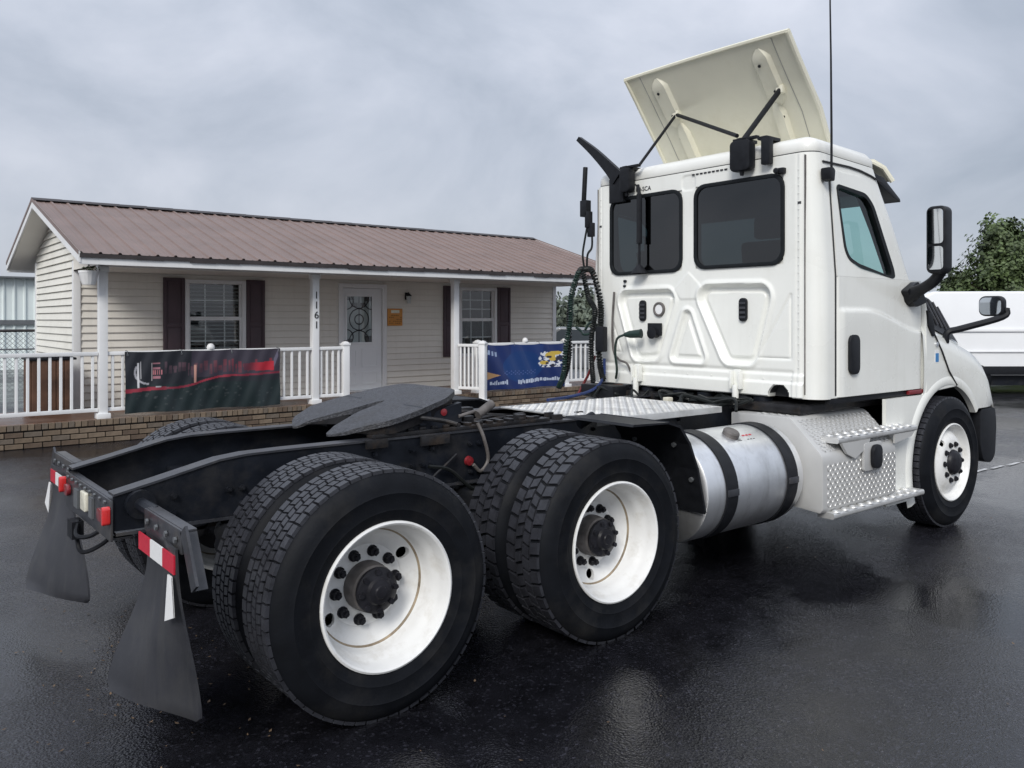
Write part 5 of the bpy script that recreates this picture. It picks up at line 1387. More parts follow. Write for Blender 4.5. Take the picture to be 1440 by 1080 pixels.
for a, b, c, d in RW:
    gk = ring_mb(rrect(a - .016, b - .016, c + .016, d + .016, .10), rrect(a + .012, b + .012, c - .012, d - .012, .078), 'x', XB - .024, XB - .004).build('rear_window', M['gasket'], cab, bevel=.003, smooth=40)
    mb = MB(); P = rrect(a + .010, b + .010, c - .010, d - .010, .079); mb.add([(XB - .012, y, z) for y, z in P], [tuple(range(len(P)))]); mb.build('pane', M['tint'], gk, smooth=0, recalc=False)
# vents, dial, plug, brackets on the rear panel
for y, z in ((-.487, 1.70), (.482, 1.70)):
    mb = MB(); mb.prism(rrect(y - .033, z - .085, y + .033, z + .085, .028), 'x', XB - .004, XB + .02); v_ = mb.build('air_vent', M['black_plastic'], cab, bevel=.005)
    for i in range(4):
        mb = MB(); mb.box((XB - .012, y - .026, z - .062 + i * .034), (XB - .0042, y + .026, z - .046 + i * .034)); mb.build('vent_slat', M['grey_metal'], v_, smooth=0)
mb = MB(); mb.lathe([(.058, .0), (.058, .014), (.048, .018), (.040, .014), (.040, .0)], (XB + .012, .308, 1.71), (-1, 0, 0), 28); mb.build('dial_ring', M['hub_grey'], cab)
mb = MB(); mb.lathe([(.039, .0), (.039, .010), (.001, .011)], (XB + .012, .308, 1.71), (-1, 0, 0), 24); mb.build('dial_face', M['white_tape'], cab)
mb = MB(); mb.cyl((XB + .01, .335, 1.52), (XB - .05, .335, 1.52), .038, n=16); mb.cyl((XB - .05, .335, 1.52), (XB - .06, .335, 1.52), .046, n=16); mb.box((XB - .03, .27, 1.50), (XB + .0, .40, 1.60)); mb.build('socket', M['black_plastic'], cab, bevel=.004)
mb = MB(); mb.lathe([(.001, 0), (.016, .003), (.03, .05), (.034, .13), (.038, .15), (.001, .15)], (XB - .13, .56, 1.505), (.35, -1, .08), 16); mb.build('plug', M['hose_green'], cab)
mb = MB(); mb.tube(smooth_path([(XB - .13, .56, 1.505), (XB - .15, .62, 1.47), (XB - .13, .66, 1.36), (XB - .10, .67, 1.22), (XB - .06, .72, 1.14)]), .010); mb.build('power_cable', M['hose_green'], cab)
mb = MB(); mb.tube(smooth_path([(XB - .03, .77, 1.86), (XB - .035, .785, 1.6), (XB - .03, .78, 1.38), (XB - .05, .70, 1.30), (XB - .06, .60, 1.27), (XB - .04, .57, 1.20)]), .009); mb.build('grey_cable', M['hub_grey'], cab)
for y in (.498, -.468):
    mb = MB(); mb.box((XB - .075, y - .045, 1.13), (XB - .03, y - .030, 1.26)); mb.box((XB - .075, y + .030, 1.13), (XB - .03, y + .045, 1.26)); mb.box((XB - .04, y - .03, 1.14), (XB - .03, y + .03, 1.27)); mb.cyl((XB - .06, y, 1.02), (XB - .06, y, 1.16), .024, n=12); mb.build('cab_bracket', M['cab_white'], cab, bevel=.004)
mb = MB(); mb.lathe([(.012, 0), (.012, .02), (.001, .022)], (XB - .01, .655, 1.945), (-1, 0, 0), 10); mb.lathe([(.010, 0), (.010, .02), (.001, .022)], (XB - .01, .66, 1.905), (-1, 0, 0), 10); mb.build('hook', M['black_metal'], cab)
# small dark lettering marks above the left window and vents under the roof
mb = MB()
for y0_, y1_ in ((.72, .55), (-.35, -.05)):
    for i in range(9): yy = y0_ + (y1_ - y0_) * i / 8; mb.box((XB - .0165, yy - .012, 2.728), (XB - .0108, yy + .012, 2.738))
mb.build('roof_vent_slots', M['black_ink'], cab, smooth=0)
tx = link('rear_lettering', text_mesh('R0-SCA', .05, M['black_ink'], .0015), cab); tx.rotation_euler = (R(90), 0, R(-90)); tx.location = (XB - .0125, .46, 2.685)
for y in (-.951, .951):
    mb = MB(); mb.box((XB + .001, y - .012, 2.43), (XB + .012, y + .012, 2.71)); mb.box((XB - .012, y - .012, 2.415), (XB + .012, y + .012, 2.432)); mb.build('corner_slot', M['grey_metal'], cab, smooth=0)
for s in (-1, 1):
    mb = MB(); mb.box((XB - .0055, s * .9885 - .003, 1.12), (XB + .01, s * .9885 + .003, 2.745)); mb.build('panel_seam', M['hub_grey'], cab, smooth=0)
# ---- doors
for s in (-1, 1):
    x0_, x1_, zb_, zt_ = 3.545, 4.765, 1.10, 1.925
    def dsurf(u, v, s=s):
        x, z = x0_ + (x1_ - x0_) * u, zb_ + (zt_ - zb_) * v
        crease = 1.70 - .16 * sst(3.9, 4.75, x)
        b_ = .018 * sst(crease + .018, crease - .022, z) - .006 * sst(crease - .04, crease - .30, z)
        b_ *= sst(0, .06, u) * sst(1, .94, u); e_ = min(u, 1 - u, v) * 6; b_ -= .012 * sst(.08, 0, min(u, 1 - u) * (x1_ - x0_) * 8)
        return (x, s * (1.108 + b_), z)
    mb = MB(); mb.grid(dsurf, 80, 90); n0 = 81
    edge = [i for i in range(81)] + [81 * j + 80 for j in range(1, 91)] + [81 * 90 + i for i in range(79, -1, -1)] + [81 * j for j in range(89, 0, -1)]
    base = len(mb.v); mb.v += [(mb.v[i][0], s * 1.095, mb.v[i][2]) for i in edge]
    for i in range(len(edge)): mb.f.append((edge[i], base + i, base + (i + 1) % len(edge), edge[(i + 1) % len(edge)])); mb.mi.append(0)
    dr = T(mb, 'door', M['cab_white'], smooth=40)
    # window frame part of the door (lies on the leaning upper side)
    outer = [(3.545, 1.926), (3.545, 2.62), (3.60, 2.655), (3.95, 2.645), (4.08, 2.60), (4.20, 2.46), (4.52, 1.98), (4.56, 1.926)]
    def onto(x, z, h): return (x, s * (hw(z) + h), z)
    bm = bmesh.new()
    oo = [bm.verts.new(onto(x, z, .008)) for x, z in outer]; ii = [bm.verts.new(onto(x, z, .008)) for x, z in SIDEW]
    eo = [bm.edges.new((oo[i], oo[(i + 1) % len(oo)])) for i in range(len(oo))]; ei = [bm.edges.new((ii[i], ii[(i + 1) % len(ii)])) for i in range(len(ii))]
    bmesh.ops.triangle_fill(bm, edges=eo + ei, use_beauty=True)
    ex = bmesh.ops.extrude_face_region(bm, geom=list(bm.faces)); bmesh.ops.translate(bm, verts=[v for v in ex['geom'] if isinstance(v, bmesh.types.BMVert)], vec=(0, -s * .014, 0))
    bmesh.ops.recalc_face_normals(bm, faces=bm.faces); me = bpy.data.meshes.new('window_frame'); bm.to_mesh(me); bm.free(); me.materials.append(M['cab_white'])
    link('window_frame', me, dr)
    # black gasket: thicker towards the front
    def shrink(P, k_):
        cx, cz = sum(p[0] for p in P) / len(P), sum(p[1] for p in P) / len(P)
        out = []
        for x, z in P:
            d = Vector((x - cx, z - cz)); L_ = d.length; out.append((x - d.x / L_ * k_ * (1 + 1.0 * sst(3.9, 4.3, x)), z - d.y / L_ * k_))
        return out
    gi = shrink(SIDEW, .03); gm = MB(); n = len(SIDEW)
    vs = [onto(x, z, .012) for x, z in SIDEW] + [onto(x, z, .010) for x, z in gi] + [onto(x, z, -.03) for x, z in gi]
    gm.add(vs, [(i, (i + 1) % n, n + (i + 1) % n, n + i) for i in range(n)] + [(n + i, n + (i + 1) % n, 2 * n + (i + 1) % n, 2 * n + i) for i in range(n)])
    gk = gm.build('window_seal', M['gasket'], dr, smooth=0, recalc=True)
    pm = MB(); pm.add([onto(x, z, -.012) for x, z in gi], [tuple(range(n))]); pm.build('pane', M['side_glass'], dr, smooth=0, recalc=False)
    mb = MB(); P = rrect(3.655, 1.25, 3.785, 1.525, .05); mb.prism(P, 'y', s * 1.120, s * 1.145); h_ = mb.build('handle', M['black_plastic'], dr, bevel=.010)
    mb = MB()
    for za_, zb_2 in ((1.11, 1.92), (1.92, 2.66)): mb.add([(3.524, s * (hw(za_) + .0025), za_), (3.5435, s * (hw(za_) + .0025), za_), (3.5435, s * (hw(zb_2) + .0025), zb_2), (3.524, s * (hw(zb_2) + .0025), zb_2)], [(0, 1, 2, 3)])
    mb.build('door_gap', M['black_ink'], dr, smooth=0, recalc=False)
    mb = MB(); mb.box((3.47, s * 1.08 - .02, 1.055), (4.9, s * 1.08 + .02, 1.098)); T(mb, 'sill', M['black_plastic'], bevel=.004)
    mb = MB(); mb.box((4.53, s * 1.112 - .012, 1.062), (4.86, s * 1.112 + .012, 1.094)); T(mb, 'sill_marker', M['red_dark'], bevel=.005)
    # drip rail
    mb = MB(); mb.tube([(x, s * (hw(2.7) + .006), 2.705 - roofdrop(x, 2.76) * 1.2) for x in (3.46, 3.6, 3.8, 3.95, 4.1, 4.25)], .007, n=6); T(mb, 'drip_rail', M['black_ink'])
# ---- seats, dash and steering wheel seen through the glass
for y in (-.52, .55):
    mb = MB(); mb.box((3.75, y - .25, 1.50), (4.22, y + .25, 1.66)); mb.box((3.62, y - .24, 1.62), (3.76, y + .24, 2.22), rot=(0, R(-6), 0)); mb.box((3.60, y - .13, 2.23), (3.70, y + .13, 2.40)); mb.box((3.85, y - .12, 1.17), (4.1, y + .12, 1.5)); T(mb, 'seat', M['seat'], bevel=.04, seg=3)
mb = MB(); mb.prism([(4.42, 1.3), (4.76, 1.3), (4.76, 1.90), (4.62, 1.93), (4.45, 1.80)], 'y', -1.03, 1.03); T(mb, 'dashboard', M['interior'], bevel=.03)
mb = MB(); c = Vector((4.33, .55, 1.86)); ax_ = Vector((-.72, 0, .69)); u_ = Vector((0, 1, 0)); w_ = ax_.cross(u_)
mb.tube([c + (u_ * math.cos(t * math.pi / 16) + w_ * math.sin(t * math.pi / 16)) * .225 for t in range(33)], .016, n=8, caps=False); mb.tube([c - u_ * .22, c + u_ * .22], .014); mb.tube([c, c - ax_ * .2], .03); mb.cyl(c - ax_ * .01, c + ax_ * .025, .06); T(mb, 'steering_wheel', M['interior'])
# windscreen pane
mb = MB(); mb.add([(4.69, -.9, 1.97), (4.69, .9, 1.97), (4.385, .84, 2.59), (4.385, -.84, 2.59)], [(0, 1, 2, 3)]); T(mb, 'windscreen', M['side_glass'], smooth=0, recalc=False)
# ---- sun visor
mb = MB(); mb.prism([(4.22, 2.72), (4.38, 2.70), (4.64, 2.56), (4.65, 2.535), (4.54, 2.56), (4.30, 2.655)], 'y', -1.0, 1.0); T(mb, 'sun_visor', M['black_plastic'], bevel=.006)

# ---- hood and fenders
ZC = [(4.72, 1.90), (5.2, 1.88), (5.5, 1.82), (5.83, 1.60), (5.97, 1.42), (6.1, 1.15), (6.17, .93)]
ZF = [(4.72, 1.66), (5.0, 1.58), (5.38, 1.475), (5.7, 1.395), (5.93, 1.27), (6.08, 1.09), (6.17, .89)]
def hwid(x): return 1.125 - .05 * sst(5.85, 6.2, x) ** 1.3
def sm(T_, x): return (interp(T_, x - .06) + interp(T_, x) + interp(T_, x + .06)) / 3
def htop(x, q):
    """q in 0..1 across the half width"""
    y = q * hwid(x); zc, zf = sm(ZC, x), min(sm(ZF, x), sm(ZC, x))
    z = zf + (zc - zf) * sst(1.03, .80, y) - .02 * (min(y, .8) / .8) ** 2
    e_ = (q - .90) / .10
    if e_ > 0: z -= .12 * (1 - math.sqrt(max(0, 1 - e_ * e_)))
    return y, z
ACX, ACZ, ACR = 5.16, .49, .62
def hood_mesh(s):
    mb = MB(); NXh, NQ = 44, 30; xs_ = [4.74 + (6.17 - 4.74) * (1 - (1 - i / NXh) ** 1.25) for i in range(NXh + 1)]
    def low(x):
        d = x - ACX
        a_ = ACZ + math.sqrt(max(0, ACR ** 2 - d * d)) if abs(d) < ACR else 0
        if x < 5.0: return max(a_, 1.0)
        return max(a_, .88)
    vs = []
    for x in xs_:
        row = [(x, s * htop(x, k_ / NQ)[0], htop(x, k_ / NQ)[1]) for k_ in range(NQ + 1)]
        zt = row[-1][2]; zl = min(low(x), zt - .004)
        for j in range(1, 13): row.append((x, s * (hwid(x) + .012 * math.sin(j / 12 * 3.14)), zt + (zl - zt) * j / 12))
        vs += row
    W = NQ + 13; fs = [(i * W + k_, i * W + k_ + 1, (i + 1) * W + k_ + 1, (i + 1) * W + k_) for i in range(NXh) for k_ in range(W - 1)]
    return mb.add(vs, fs)
for s in (-1, 1):
    hd = T(hood_mesh(s), 'hood', M['cab_white'], smooth=50)
    # fender skirt behind the wheel
    arc = [(ACX + ACR * math.cos(R(a)), ACZ + ACR * math.sin(R(a))) for a in range(115, 202, 6)]
    mb = MB(); mb.prism([(4.17, 1.05)] + arc + [(4.50, .27), (4.17, .27)], 'y', s * 1.10, s * 1.128); sk = T(mb, 'fender_skirt', M['cab_white'], smooth=30)
    # arch flare
    ri, ro = ACR - .006, ACR + .09; mb = MB(); N = 40
    vs = []
    for i in range(N + 1):
        a = R(36 + (203 - 36) * i / N)
        for r_, y in ((ri, 1.09), (ri, 1.136), (ri + .012, 1.143), (ro - .03, 1.139), (ro, 1.122)): vs.append((ACX + r_ * math.cos(a), s * y * (hwid(ACX + r_ * math.cos(a)) / 1.125), ACZ + r_ * math.sin(a)))
    mb.add(vs, [(i * 5 + k_, i * 5 + k_ + 1, (i + 1) * 5 + k_ + 1, (i + 1) * 5 + k_) for i in range(N) for k_ in range(4)]); mb.build('arch_flare', M['cab_white'], sk, smooth=50)
    # wheel well liner
    mb = MB(); vs = []
    for i in range(25):
        a = R(-5 + 205 * i / 24)
        for y in (1.085, .62): vs.append((ACX + (ACR + .004) * math.cos(a), s * y, ACZ + (ACR + .004) * math.sin(a)))
    mb.add(vs, [(i * 2, i * 2 + 1, i * 2 + 3, i * 2 + 2) for i in range(24)]); P = [(ACX + (ACR + .004) * math.cos(R(a)), ACZ + (ACR + .004) * math.sin(R(a))) for a in range(-5, 201, 10)]; mb.add([(x, s * .62, z) for x, z in P], [tuple(range(len(P)))]); T(mb, 'wheel_liner', M['black_plastic'], smooth=50, recalc=False)
    # body side between door and hood
    mb = MB(); mb.prism([(4.775, 1.06), (5.30, 1.085), (5.03, 1.38), (4.90, 1.52), (4.80, 1.66), (4.775, 1.80)], 'y', s * 1.07, s * 1.136); T(mb, 'cowl_side', M['cab_white'], bevel=.012, seg=3)
    mb = MB(); mb.tube([(4.80, s * 1.131, 1.665), (4.905, s * 1.139, 1.515), (5.035, s * 1.141, 1.375), (5.15, s * 1.142, 1.22), (5.29, s * 1.142, 1.10)], .007, n=6); T(mb, 'hood_seam', M['black_ink'])
    mb = MB(); mb.prism([(4.775, 1.70), (4.86, 1.66), (4.90, 1.50), (4.86, 1.50), (4.79, 1.58)], 'y', s * 1.132, s * 1.15); T(mb, 'cowl_gap', M['black_plastic'], bevel=.004)
    # dark louvre panel on the hood shoulder
    mb = MB(); NP_ = 10; vs = []
    for i in range(NP_ + 1):
        x = 5.10 + .56 * i / NP_
        for q in (.735, .76, .84, .875): y, z = htop(x, q); vs.append((x, s * (y + .010), z + .014))
    mb.add(vs, [(i * 4 + k_, i * 4 + k_ + 1, i * 4 + k_ + 5, i * 4 + k_ + 4) for i in range(NP_) for k_ in range(3)]); lv_ = mb.build('louvre_panel', M['black_plastic'], hd, smooth=40)
    for i in range(6):
        x = 5.14 + i * .085; y, z = htop(x, .755); y2, z2 = htop(x, .85); mb = MB(); mb.tube([(x, s * (y + .012), z + .022), (x + .03, s * (y2 + .012), z2 + .022)], .010, n=6); mb.build('louvre', M['grey_metal'], lv_) if False else T(mb, 'louvre', M['grey_metal'])
    # sticker
    mb = MB(); mb.box((4.92, s * 1.137 - .001, 1.29), (4.985, s * 1.137 + .001, 1.39)); st_ = T(mb, 'sticker', M['white_tape'], smooth=0)
    mb = MB(); mb.box((4.926, s * 1.1388 - .0006, 1.297), (4.979, s * 1.1388 + .0006, 1.365)); mb.build('sticker_print', M['blue_sticker'], st_, smooth=0)
    mb = MB(); mb.lathe([(.022, 0), (.02, .008), (.001, .01)], (4.95, s * 1.136, 1.435), (0, s, 0), 14); T(mb, 'badge', M['alu'])
    # headlight and bumper corner
    mb = MB(); mb.prism([(5.78, .98), (5.98, 1.02), (6.02, 1.2), (5.85, 1.22)], 'y', s * 1.0, s * (hwid(5.9) + .006)); 
    mb = MB(); mb.prism(round_poly([(5.84, .865), (6.15, .865), (6.18, .72), (6.15, .44), (6.06, .38), (5.90, .42), (5.84, .56)], .05, 3), 'y', s * .62, s * 1.10); T(mb, 'bumper_corner', M['black_plastic'], bevel=.02)
    # tall mirror
    mb = MB(); mb.prism(rrect(min(s * 1.335, s * 1.475), 1.955, max(s * 1.335, s * 1.475), 2.44, .045), 'x', 4.33, 4.45); mr_ = T(mb, 'side_mirror', M['black_plastic'], bevel=.028, seg=3)
    for za_, zb2 in ((2.17, 2.415), (1.985, 2.15)):
        mb = MB(); P = rrect(min(s * 1.35, s * 1.46), za_, max(s * 1.35, s * 1.46), zb2, .025); mb.add([(4.327, y, z) for y, z in P], [tuple(range(len(P)))]); mb.build('mirror_glass', M['mirror'], mr_, smooth=0, recalc=False)
    mb = MB(); mb.tube(smooth_path([(4.55, s * 1.08, 1.80), (4.50, s * 1.18, 1.83), (4.43, s * 1.34, 1.90), (4.39, s * 1.43, 1.99)]), .05, n=10, rad=[.075 - .035 * min(1, i / 12) for i in range(25)]); mb.prism(round_poly([(4.42, 1.84), (4.60, 1.92), (4.74, 1.76), (4.56, 1.72)], .03, 3), 'y', s * 1.09, s * 1.16); mb.build('mirror_arm', M['black_plastic'], mr_, smooth=45)
    # hood mirror on a long arm
    mb = MB(); mb.prism(rrect(min(s * 1.21, s * 1.40), 1.655, max(s * 1.21, s * 1.40), 1.82, .05), 'x', 5.52, 5.60); hm = T(mb, 'hood_mirror', M['black_plastic'], bevel=.025, seg=3)
    mb = MB(); P = rrect(min(s * 1.22, s * 1.385), 1.668, max(s * 1.22, s * 1.385), 1.807, .045); mb.add([(5.517, y, z) for y, z in P], [tuple(range(len(P)))]); mb.build('mirror_glass', M['mirror'], hm, smooth=0, recalc=False)
    mb = MB(); mb.tube(smooth_path([(5.22, s * 1.085, 1.44), (5.22, s * 1.10, 1.525), (5.30, s * 1.17, 1.555), (5.55, s * 1.385, 1.65), (5.58, s * 1.40, 1.72)], 5), .027, n=8); mb.build('mirror_arm', M['black_plastic'], hm)
mb = MB(); mb.box((5.95, -.62, .40), (6.17, .62, .84)); T(mb, 'bumper', M['black_plastic'], bevel=.03)
mb = MB(); mb.box((6.02, -.55, .88), (6.16, .55, 1.30), rot=(0, R(-12), 0)); T(mb, 'grille', M['black_plastic'], bevel=.02)

# ---- raised roof fairing, cream underside
FP = [(3.46, 3.66, .79), (3.58, 3.515, .79), (3.72, 3.345, .795), (3.86, 3.18, .80), (3.96, 3.03, .79), (4.08, 2.89, .77), (4.24, 2.83, .78), (4.43, 2.835, .90), (4.50, 2.79, .95), (4.57, 2.69, .985)]
def fpt(i, q, off):
    x, z, w_ = FP[i]; a = FP[max(0, i - 1)]; b = FP[min(len(FP) - 1, i + 1)]; d = Vector((b[0] - a[0], 0, b[1] - a[1])).normalized(); n_ = Vector((-d.z, 0, d.x)) * -1
    if n_.x < 0: n_ = -n_
    return Vector((x, q * w_, z)) + n_ * (off + .03 * (1 - q * q))
mb = MB(); NQ = 20; NF = len(FP)
for off in (0, .022): mb.v += [tuple(fpt(i, -1 + 2 * k_ / NQ, off)) for i in range(NF) for k_ in range(NQ + 1)]
W = NQ + 1; n0 = NF * W
for i in range(NF - 1):
    for k_ in range(NQ): a = i * W + k_; mb.f += [(a, a + 1, a + W + 1, a + W), (n0 + a, n0 + a + W, n0 + a + W + 1, n0 + a + 1)]
bd = [k_ for k_ in range(W)] + [i * W + NQ for i in range(1, NF)] + [(NF - 1) * W + k_ for k_ in range(NQ - 1, -1, -1)] + [i * W for i in range(NF - 2, 0, -1)]
mb.f += [(bd[i], n0 + bd[i], n0 + bd[(i + 1) % len(bd)], bd[(i + 1) % len(bd)]) for i in range(len(bd))]; mb.mi = [0] * len(mb.f)
fa = T(mb, 'roof_fairing', M['fairing'], smooth=40)
# return lips round the edge
def ftube(seq, r_, name, m, **k): 
    mb = MB(); mb.tube([fpt(i, q, o) for i, q, o in seq], r_, n=6); return mb.build(name, m, fa, **k)
ftube([(0, -1 + 2 * k_ / 12, .004) for k_ in range(13)], .016, 'edge_lip', M['fairing'])
for q in (-1, 1): ftube([(i, q * .985, -.004) for i in range(NF)], .016, 'edge_lip', M['fairing'])
def frib(q0, i0, i1, wid, hgt):
    """pressed stiffener lying on the underside"""
    mb = MB(); vs = []; m_ = [i0 + (i1 - i0) * t / 12 for t in range(13)]
    for t, f in enumerate(m_):
        i = int(min(NF - 2, f)); fr_ = f - i; e_ = min(1, min(t, 12 - t) / 2 + .15)
        for dq, h in ((-wid, 0), (-wid * .7, -hgt), (wid * .7, -hgt), (wid, 0)):
            p = fpt(i, q0 + dq * e_ / FP[i][2], h * e_).lerp(fpt(i + 1, q0 + dq * e_ / FP[i + 1][2], h * e_), fr_); vs.append(p)
    mb.add(vs, [(t * 4 + k_, t * 4 + k_ + 1, t * 4 + k_ + 5, t * 4 + k_ + 4) for t in range(12) for k_ in range(3)]); return mb.build('stiffener', M['fairing'], fa, smooth=35, recalc=False)
for q in (-.62, .62):
    frib(q, .35, 2.6, .085, .028); frib(q * .93, 2.3, 5.6, .055, .045)
    for f in (.5, 1.5): pass
    mb = MB()
    for i, dq in ((1, .02), (2, -.03), (3, .0)): p = fpt(i, q + dq, -.034); mb.lathe([(.012, 0), (.012, .006), (.001, .007)], p, (-.75, 0, -.66), 10)
    tag(mb.build('bolts', M['black_metal'], fa), kind='stuff')
# seams lines
for q in (-.80, .80): ftube([(i, q, -.001) for i in range(NF - 4)], .003, 'seam', M['grey_seam'])
# struts between cab brackets and fairing
pL, pR = fpt(2, .45 / .805, -.02), fpt(2, -.56 / .805, -.02)
bL, bR = Vector((3.29, .47, 2.87)), Vector((3.29, -.50, 2.86))
for a, b, r_ in ((bL, pL, .012), (bR + Vector((-.0, .04, -.02)), pR, .020), (pL, bR + Vector((0, .02, .09)), .015)):
    mb = MB(); mb.tube([a, b], r_, n=10); T(mb, 'fairing_strut', M['black_plastic'])
for q in (pL, pR):
    mb = MB(); mb.box(q - Vector((.02, .03, .03)), q + Vector((.03, .03, .03))); T(mb, 'strut_bracket', M['fairing'], bevel=.008)
# work lamps and brackets on the rear edge of the roof
for y, z, hh, ww in ((.584, 2.765, .20, .055), (-.535, 2.795, .22, .085)):
    mb = MB(); mb.prism(rrect(y - ww, z - hh / 2, y + ww, z + hh / 2, .035), 'x', 3.235, 3.315); lp = T(mb, 'work_lamp', M['black_plastic'], bevel=.015)
    mb = MB(); mb.box((3.24, y - .025, z + hh / 2 - .01), (3.42, y + .025, z + hh / 2 + .015)); mb.build('lamp_bracket', M['black_plastic'], lp, bevel=.003); mb = MB(); mb.box((3.27, y - .12, z + hh / 2 + .0), (3.31, y + .08, z + hh / 2 + .02)); mb.build('lamp_arm', M['black_plastic'], lp, bevel=.003); mb = MB(); mb.lathe([(.018, 0), (.014, .03), (.001, .032)], (3.27, y, z - hh / 2), (0, 0, -1), 10); mb.build('lamp_stud', M['black_plastic'], lp, bevel=.002)
mb = MB(); mb.box((3.27, -.76, 2.71), (3.32, -.69, 2.90)); mb.box((3.27, -.74, 2.885), (3.44, -.66, 2.91)); T(mb, 'rear_bracket', M['black_plastic'], bevel=.008)
mb = MB(); mb.box((3.30, -.85, 2.635), (3.345, -.79, 2.675)); mb.cyl((3.30, -.80, 2.655), (3.28, -.80, 2.655), .02); T(mb, 'latch', M['black_plastic'], bevel=.006)
# dark bent arm at the left rear corner
mb = MB(); mb.box((3.285, .64, 2.60), (3.325, .80, 2.80)); mb.build('arm_base', M['black_plastic'], truck, bevel=.004)
mb = MB(); Pc = smooth_path([(3.29, .70, 2.80), (3.29, .80, 2.90), (3.29, .98, 3.06), (3.29, 1.17, 3.205)], 6); vs = []
for i, p in enumerate(Pc):
    w_ = .075 * (1 - .72 * i / len(Pc)); vs += [p + Vector((-.02, -w_ * .6, w_ * .6)), p + Vector((.02, -w_ * .6, w_ * .6)), p + Vector((.02, w_ * .6, -w_ * .6)), p + Vector((-.02, w_ * .6, -w_ * .6))]
mb.add(vs, [(i * 4 + k_, i * 4 + (k_ + 1) % 4, (i + 1) * 4 + (k_ + 1) % 4, (i + 1) * 4 + k_) for i in range(len(Pc) - 1) for k_ in range(4)] + [(3, 2, 1, 0), tuple(len(vs) - 4 + k_ for k_ in range(4))]); T(mb, 'side_deflector_arm', M['black_plastic'], smooth=40)
mb = MB(); mb.tube([(3.28, .455, 2.64), (3.28, .455, 2.24)], .022, n=8); mb.tube([(3.28, .455, 2.24), (3.28, .455, 2.06)], .010, n=8); mb.lathe([(.07, 0), (.05, .03), (.012, .07)], (3.28, .455, 2.0), (0, 0, 1), 14); mb.tube([(3.29, .455, 2.6), (3.31, .5, 2.72)], .015); T(mb, 'wiper_rod', M['black_plastic'])
# hose tender clamps at the left rear edge
mb = MB(); mb.box((3.27, 1.06, 2.52), (3.33, 1.14, 2.66)); mb.box((3.27, 1.03, 2.42), (3.32, 1.08, 2.56)); mb.tube([(3.3, 1.12, 2.66), (3.3, 1.10, 2.95)], .022, n=8); mb.box((3.28, 1.0, 2.34), (3.32, 1.06, 2.46)); T(mb, 'hose_clamp', M['black_plastic'], bevel=.006)
# antenna on the right rear corner
mb = MB(); mb.prism([(3.42, 2.57), (3.48, 2.56), (3.49, 2.64), (3.46, 2.655), (3.41, 2.65)], 'y', -1.06, -1.13); T(mb, 'antenna_base', M['black_plastic'], bevel=.012)
mb = MB(); mb.tube([(3.45, -1.12, 2.62), (3.45, -1.12, 2.9), (3.46, -1.11, 3.4), (3.45, -1.11, 3.75), (3.46, -1.105, 4.15)], .008, n=6, rad=[.009, .008, .0065, .0055, .0045]); T(mb, 'antenna', M['black_plastic'])

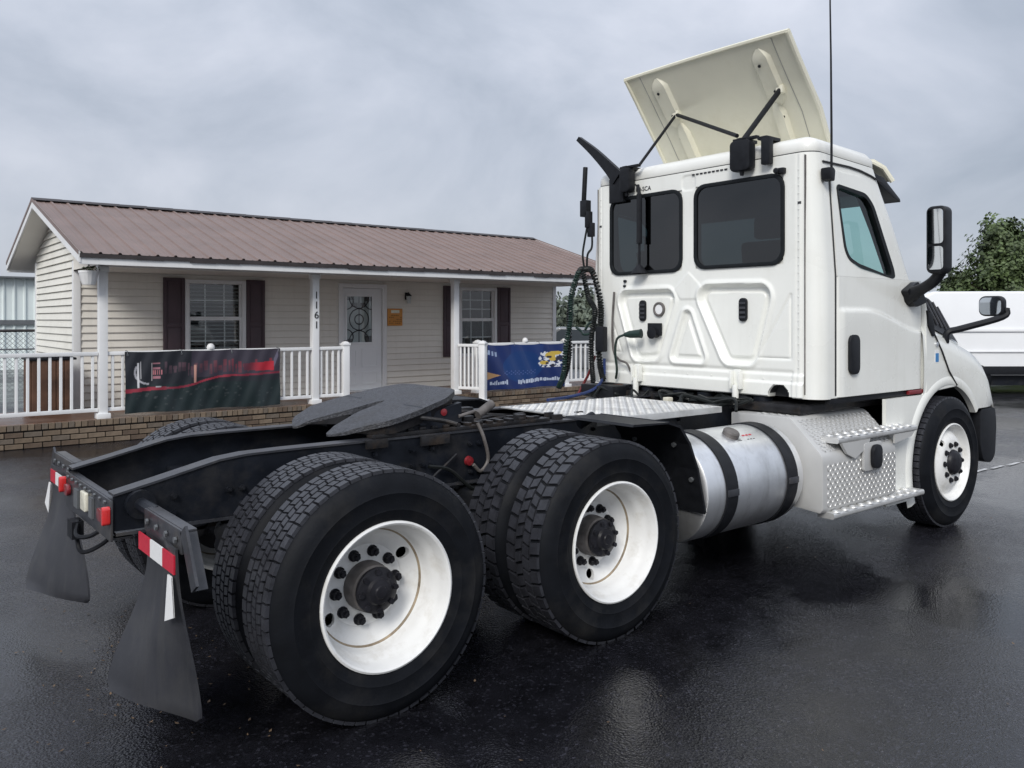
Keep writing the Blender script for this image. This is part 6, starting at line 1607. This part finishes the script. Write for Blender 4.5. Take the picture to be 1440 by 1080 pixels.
# ---- coiled air and power lines hanging at the left rear corner
def coil(name, P, r_, cr, turns, m, par=truck):
    path = smooth_path(P, 14); mb = MB(); N = len(path); tot = turns * 10; pts = []
    u = Vector((1, 0, 0))
    for i in range(tot + 1):
        f = i / tot * (N - 1); k_ = min(N - 2, int(f)); p = path[k_].lerp(path[k_ + 1], f - k_); d = (path[k_ + 1] - path[k_]).normalized()
        u = (u - d * u.dot(d)).normalized(); w_ = d.cross(u); a = 2 * math.pi * i / 10
        pts.append(p + (u * math.cos(a) + w_ * math.sin(a)) * cr)
    mb.tube(pts, r_, n=5); return mb.build(name, m, par)
HX = 3.22
coil('coiled_hose', [(HX, 1.03, 2.06), (HX, 1.10, 2.03), (HX, 1.20, 1.80), (HX, 1.22, 1.60), (HX, 1.22, 1.35), (HX, 1.26, 1.18), (HX, 1.36, 1.02)], .010, .018, 52, M['hose_black'])
coil('coiled_hose', [(HX, 1.03, 2.06), (HX, .93, 2.03), (HX, .84, 1.80), (HX, .83, 1.62), (HX, .86, 1.45), (HX, .84, 1.25), (HX, .80, 1.12)], .010, .018, 50, M['hose_black'])
coil('coiled_hose', [(HX - .05, 1.05, 2.04), (HX - .05, 1.14, 1.84), (HX - .05, 1.15, 1.62), (HX - .05, 1.21, 1.40), (HX - .05, 1.24, 1.16), (HX - .05, 1.30, 1.04)], .009, .016, 56, M['hose_green'])
coil('coiled_hose', [(HX - .04, 1.0, 2.03), (HX - .04, .94, 1.82), (HX - .04, .86, 1.70), (HX - .04, .90, 1.5), (HX - .04, .90, 1.28), (HX - .04, .88, 1.1)], .009, .016, 56, M['hose_black'])
mb = MB(); mb.tube(smooth_path([(3.3, 1.06, 2.5), (3.26, 1.07, 2.3), (HX, 1.05, 2.18), (HX, 1.03, 2.06)]), .010, n=6); mb.tube(smooth_path([(3.3, 1.02, 2.4), (3.28, 1.0, 2.25), (HX, .99, 2.18), (HX, 1.0, 2.06)]), .010, n=6); T(mb, 'hanger_line', M['hose_black'])
mb = MB(); mb.tube(smooth_path([(HX, 1.13, 1.56), (HX, 1.07, 1.53), (HX - .03, 1.0, 1.50), (HX, .93, 1.52), (HX + .02, .90, 1.58), (HX, .96, 1.60), (HX, 1.02, 1.54)]), .011, n=6); T(mb, 'tie_loop', M['hose_green'])
mb = MB(); mb.box((HX - .04, .77, 1.36), (HX + .02, .86, 1.57)); T(mb, 'coupler', M['black_plastic'], bevel=.012)
mb = MB(); mb.tube(smooth_path([(3.25, .82, 1.30), (3.22, .80, 1.15), (3.1, .80, 1.05), (2.9, .86, 1.0), (2.6, .80, .995)]), .013, n=6); T(mb, 'air_hose', M['hose_blue'])
mb = MB(); mb.tube(smooth_path([(3.24, .92, 1.32), (3.22, .97, 1.18), (3.2, 1.02, 1.08), (3.12, 1.0, 1.0)]), .012, n=6); T(mb, 'air_hose', M['hose_red'])
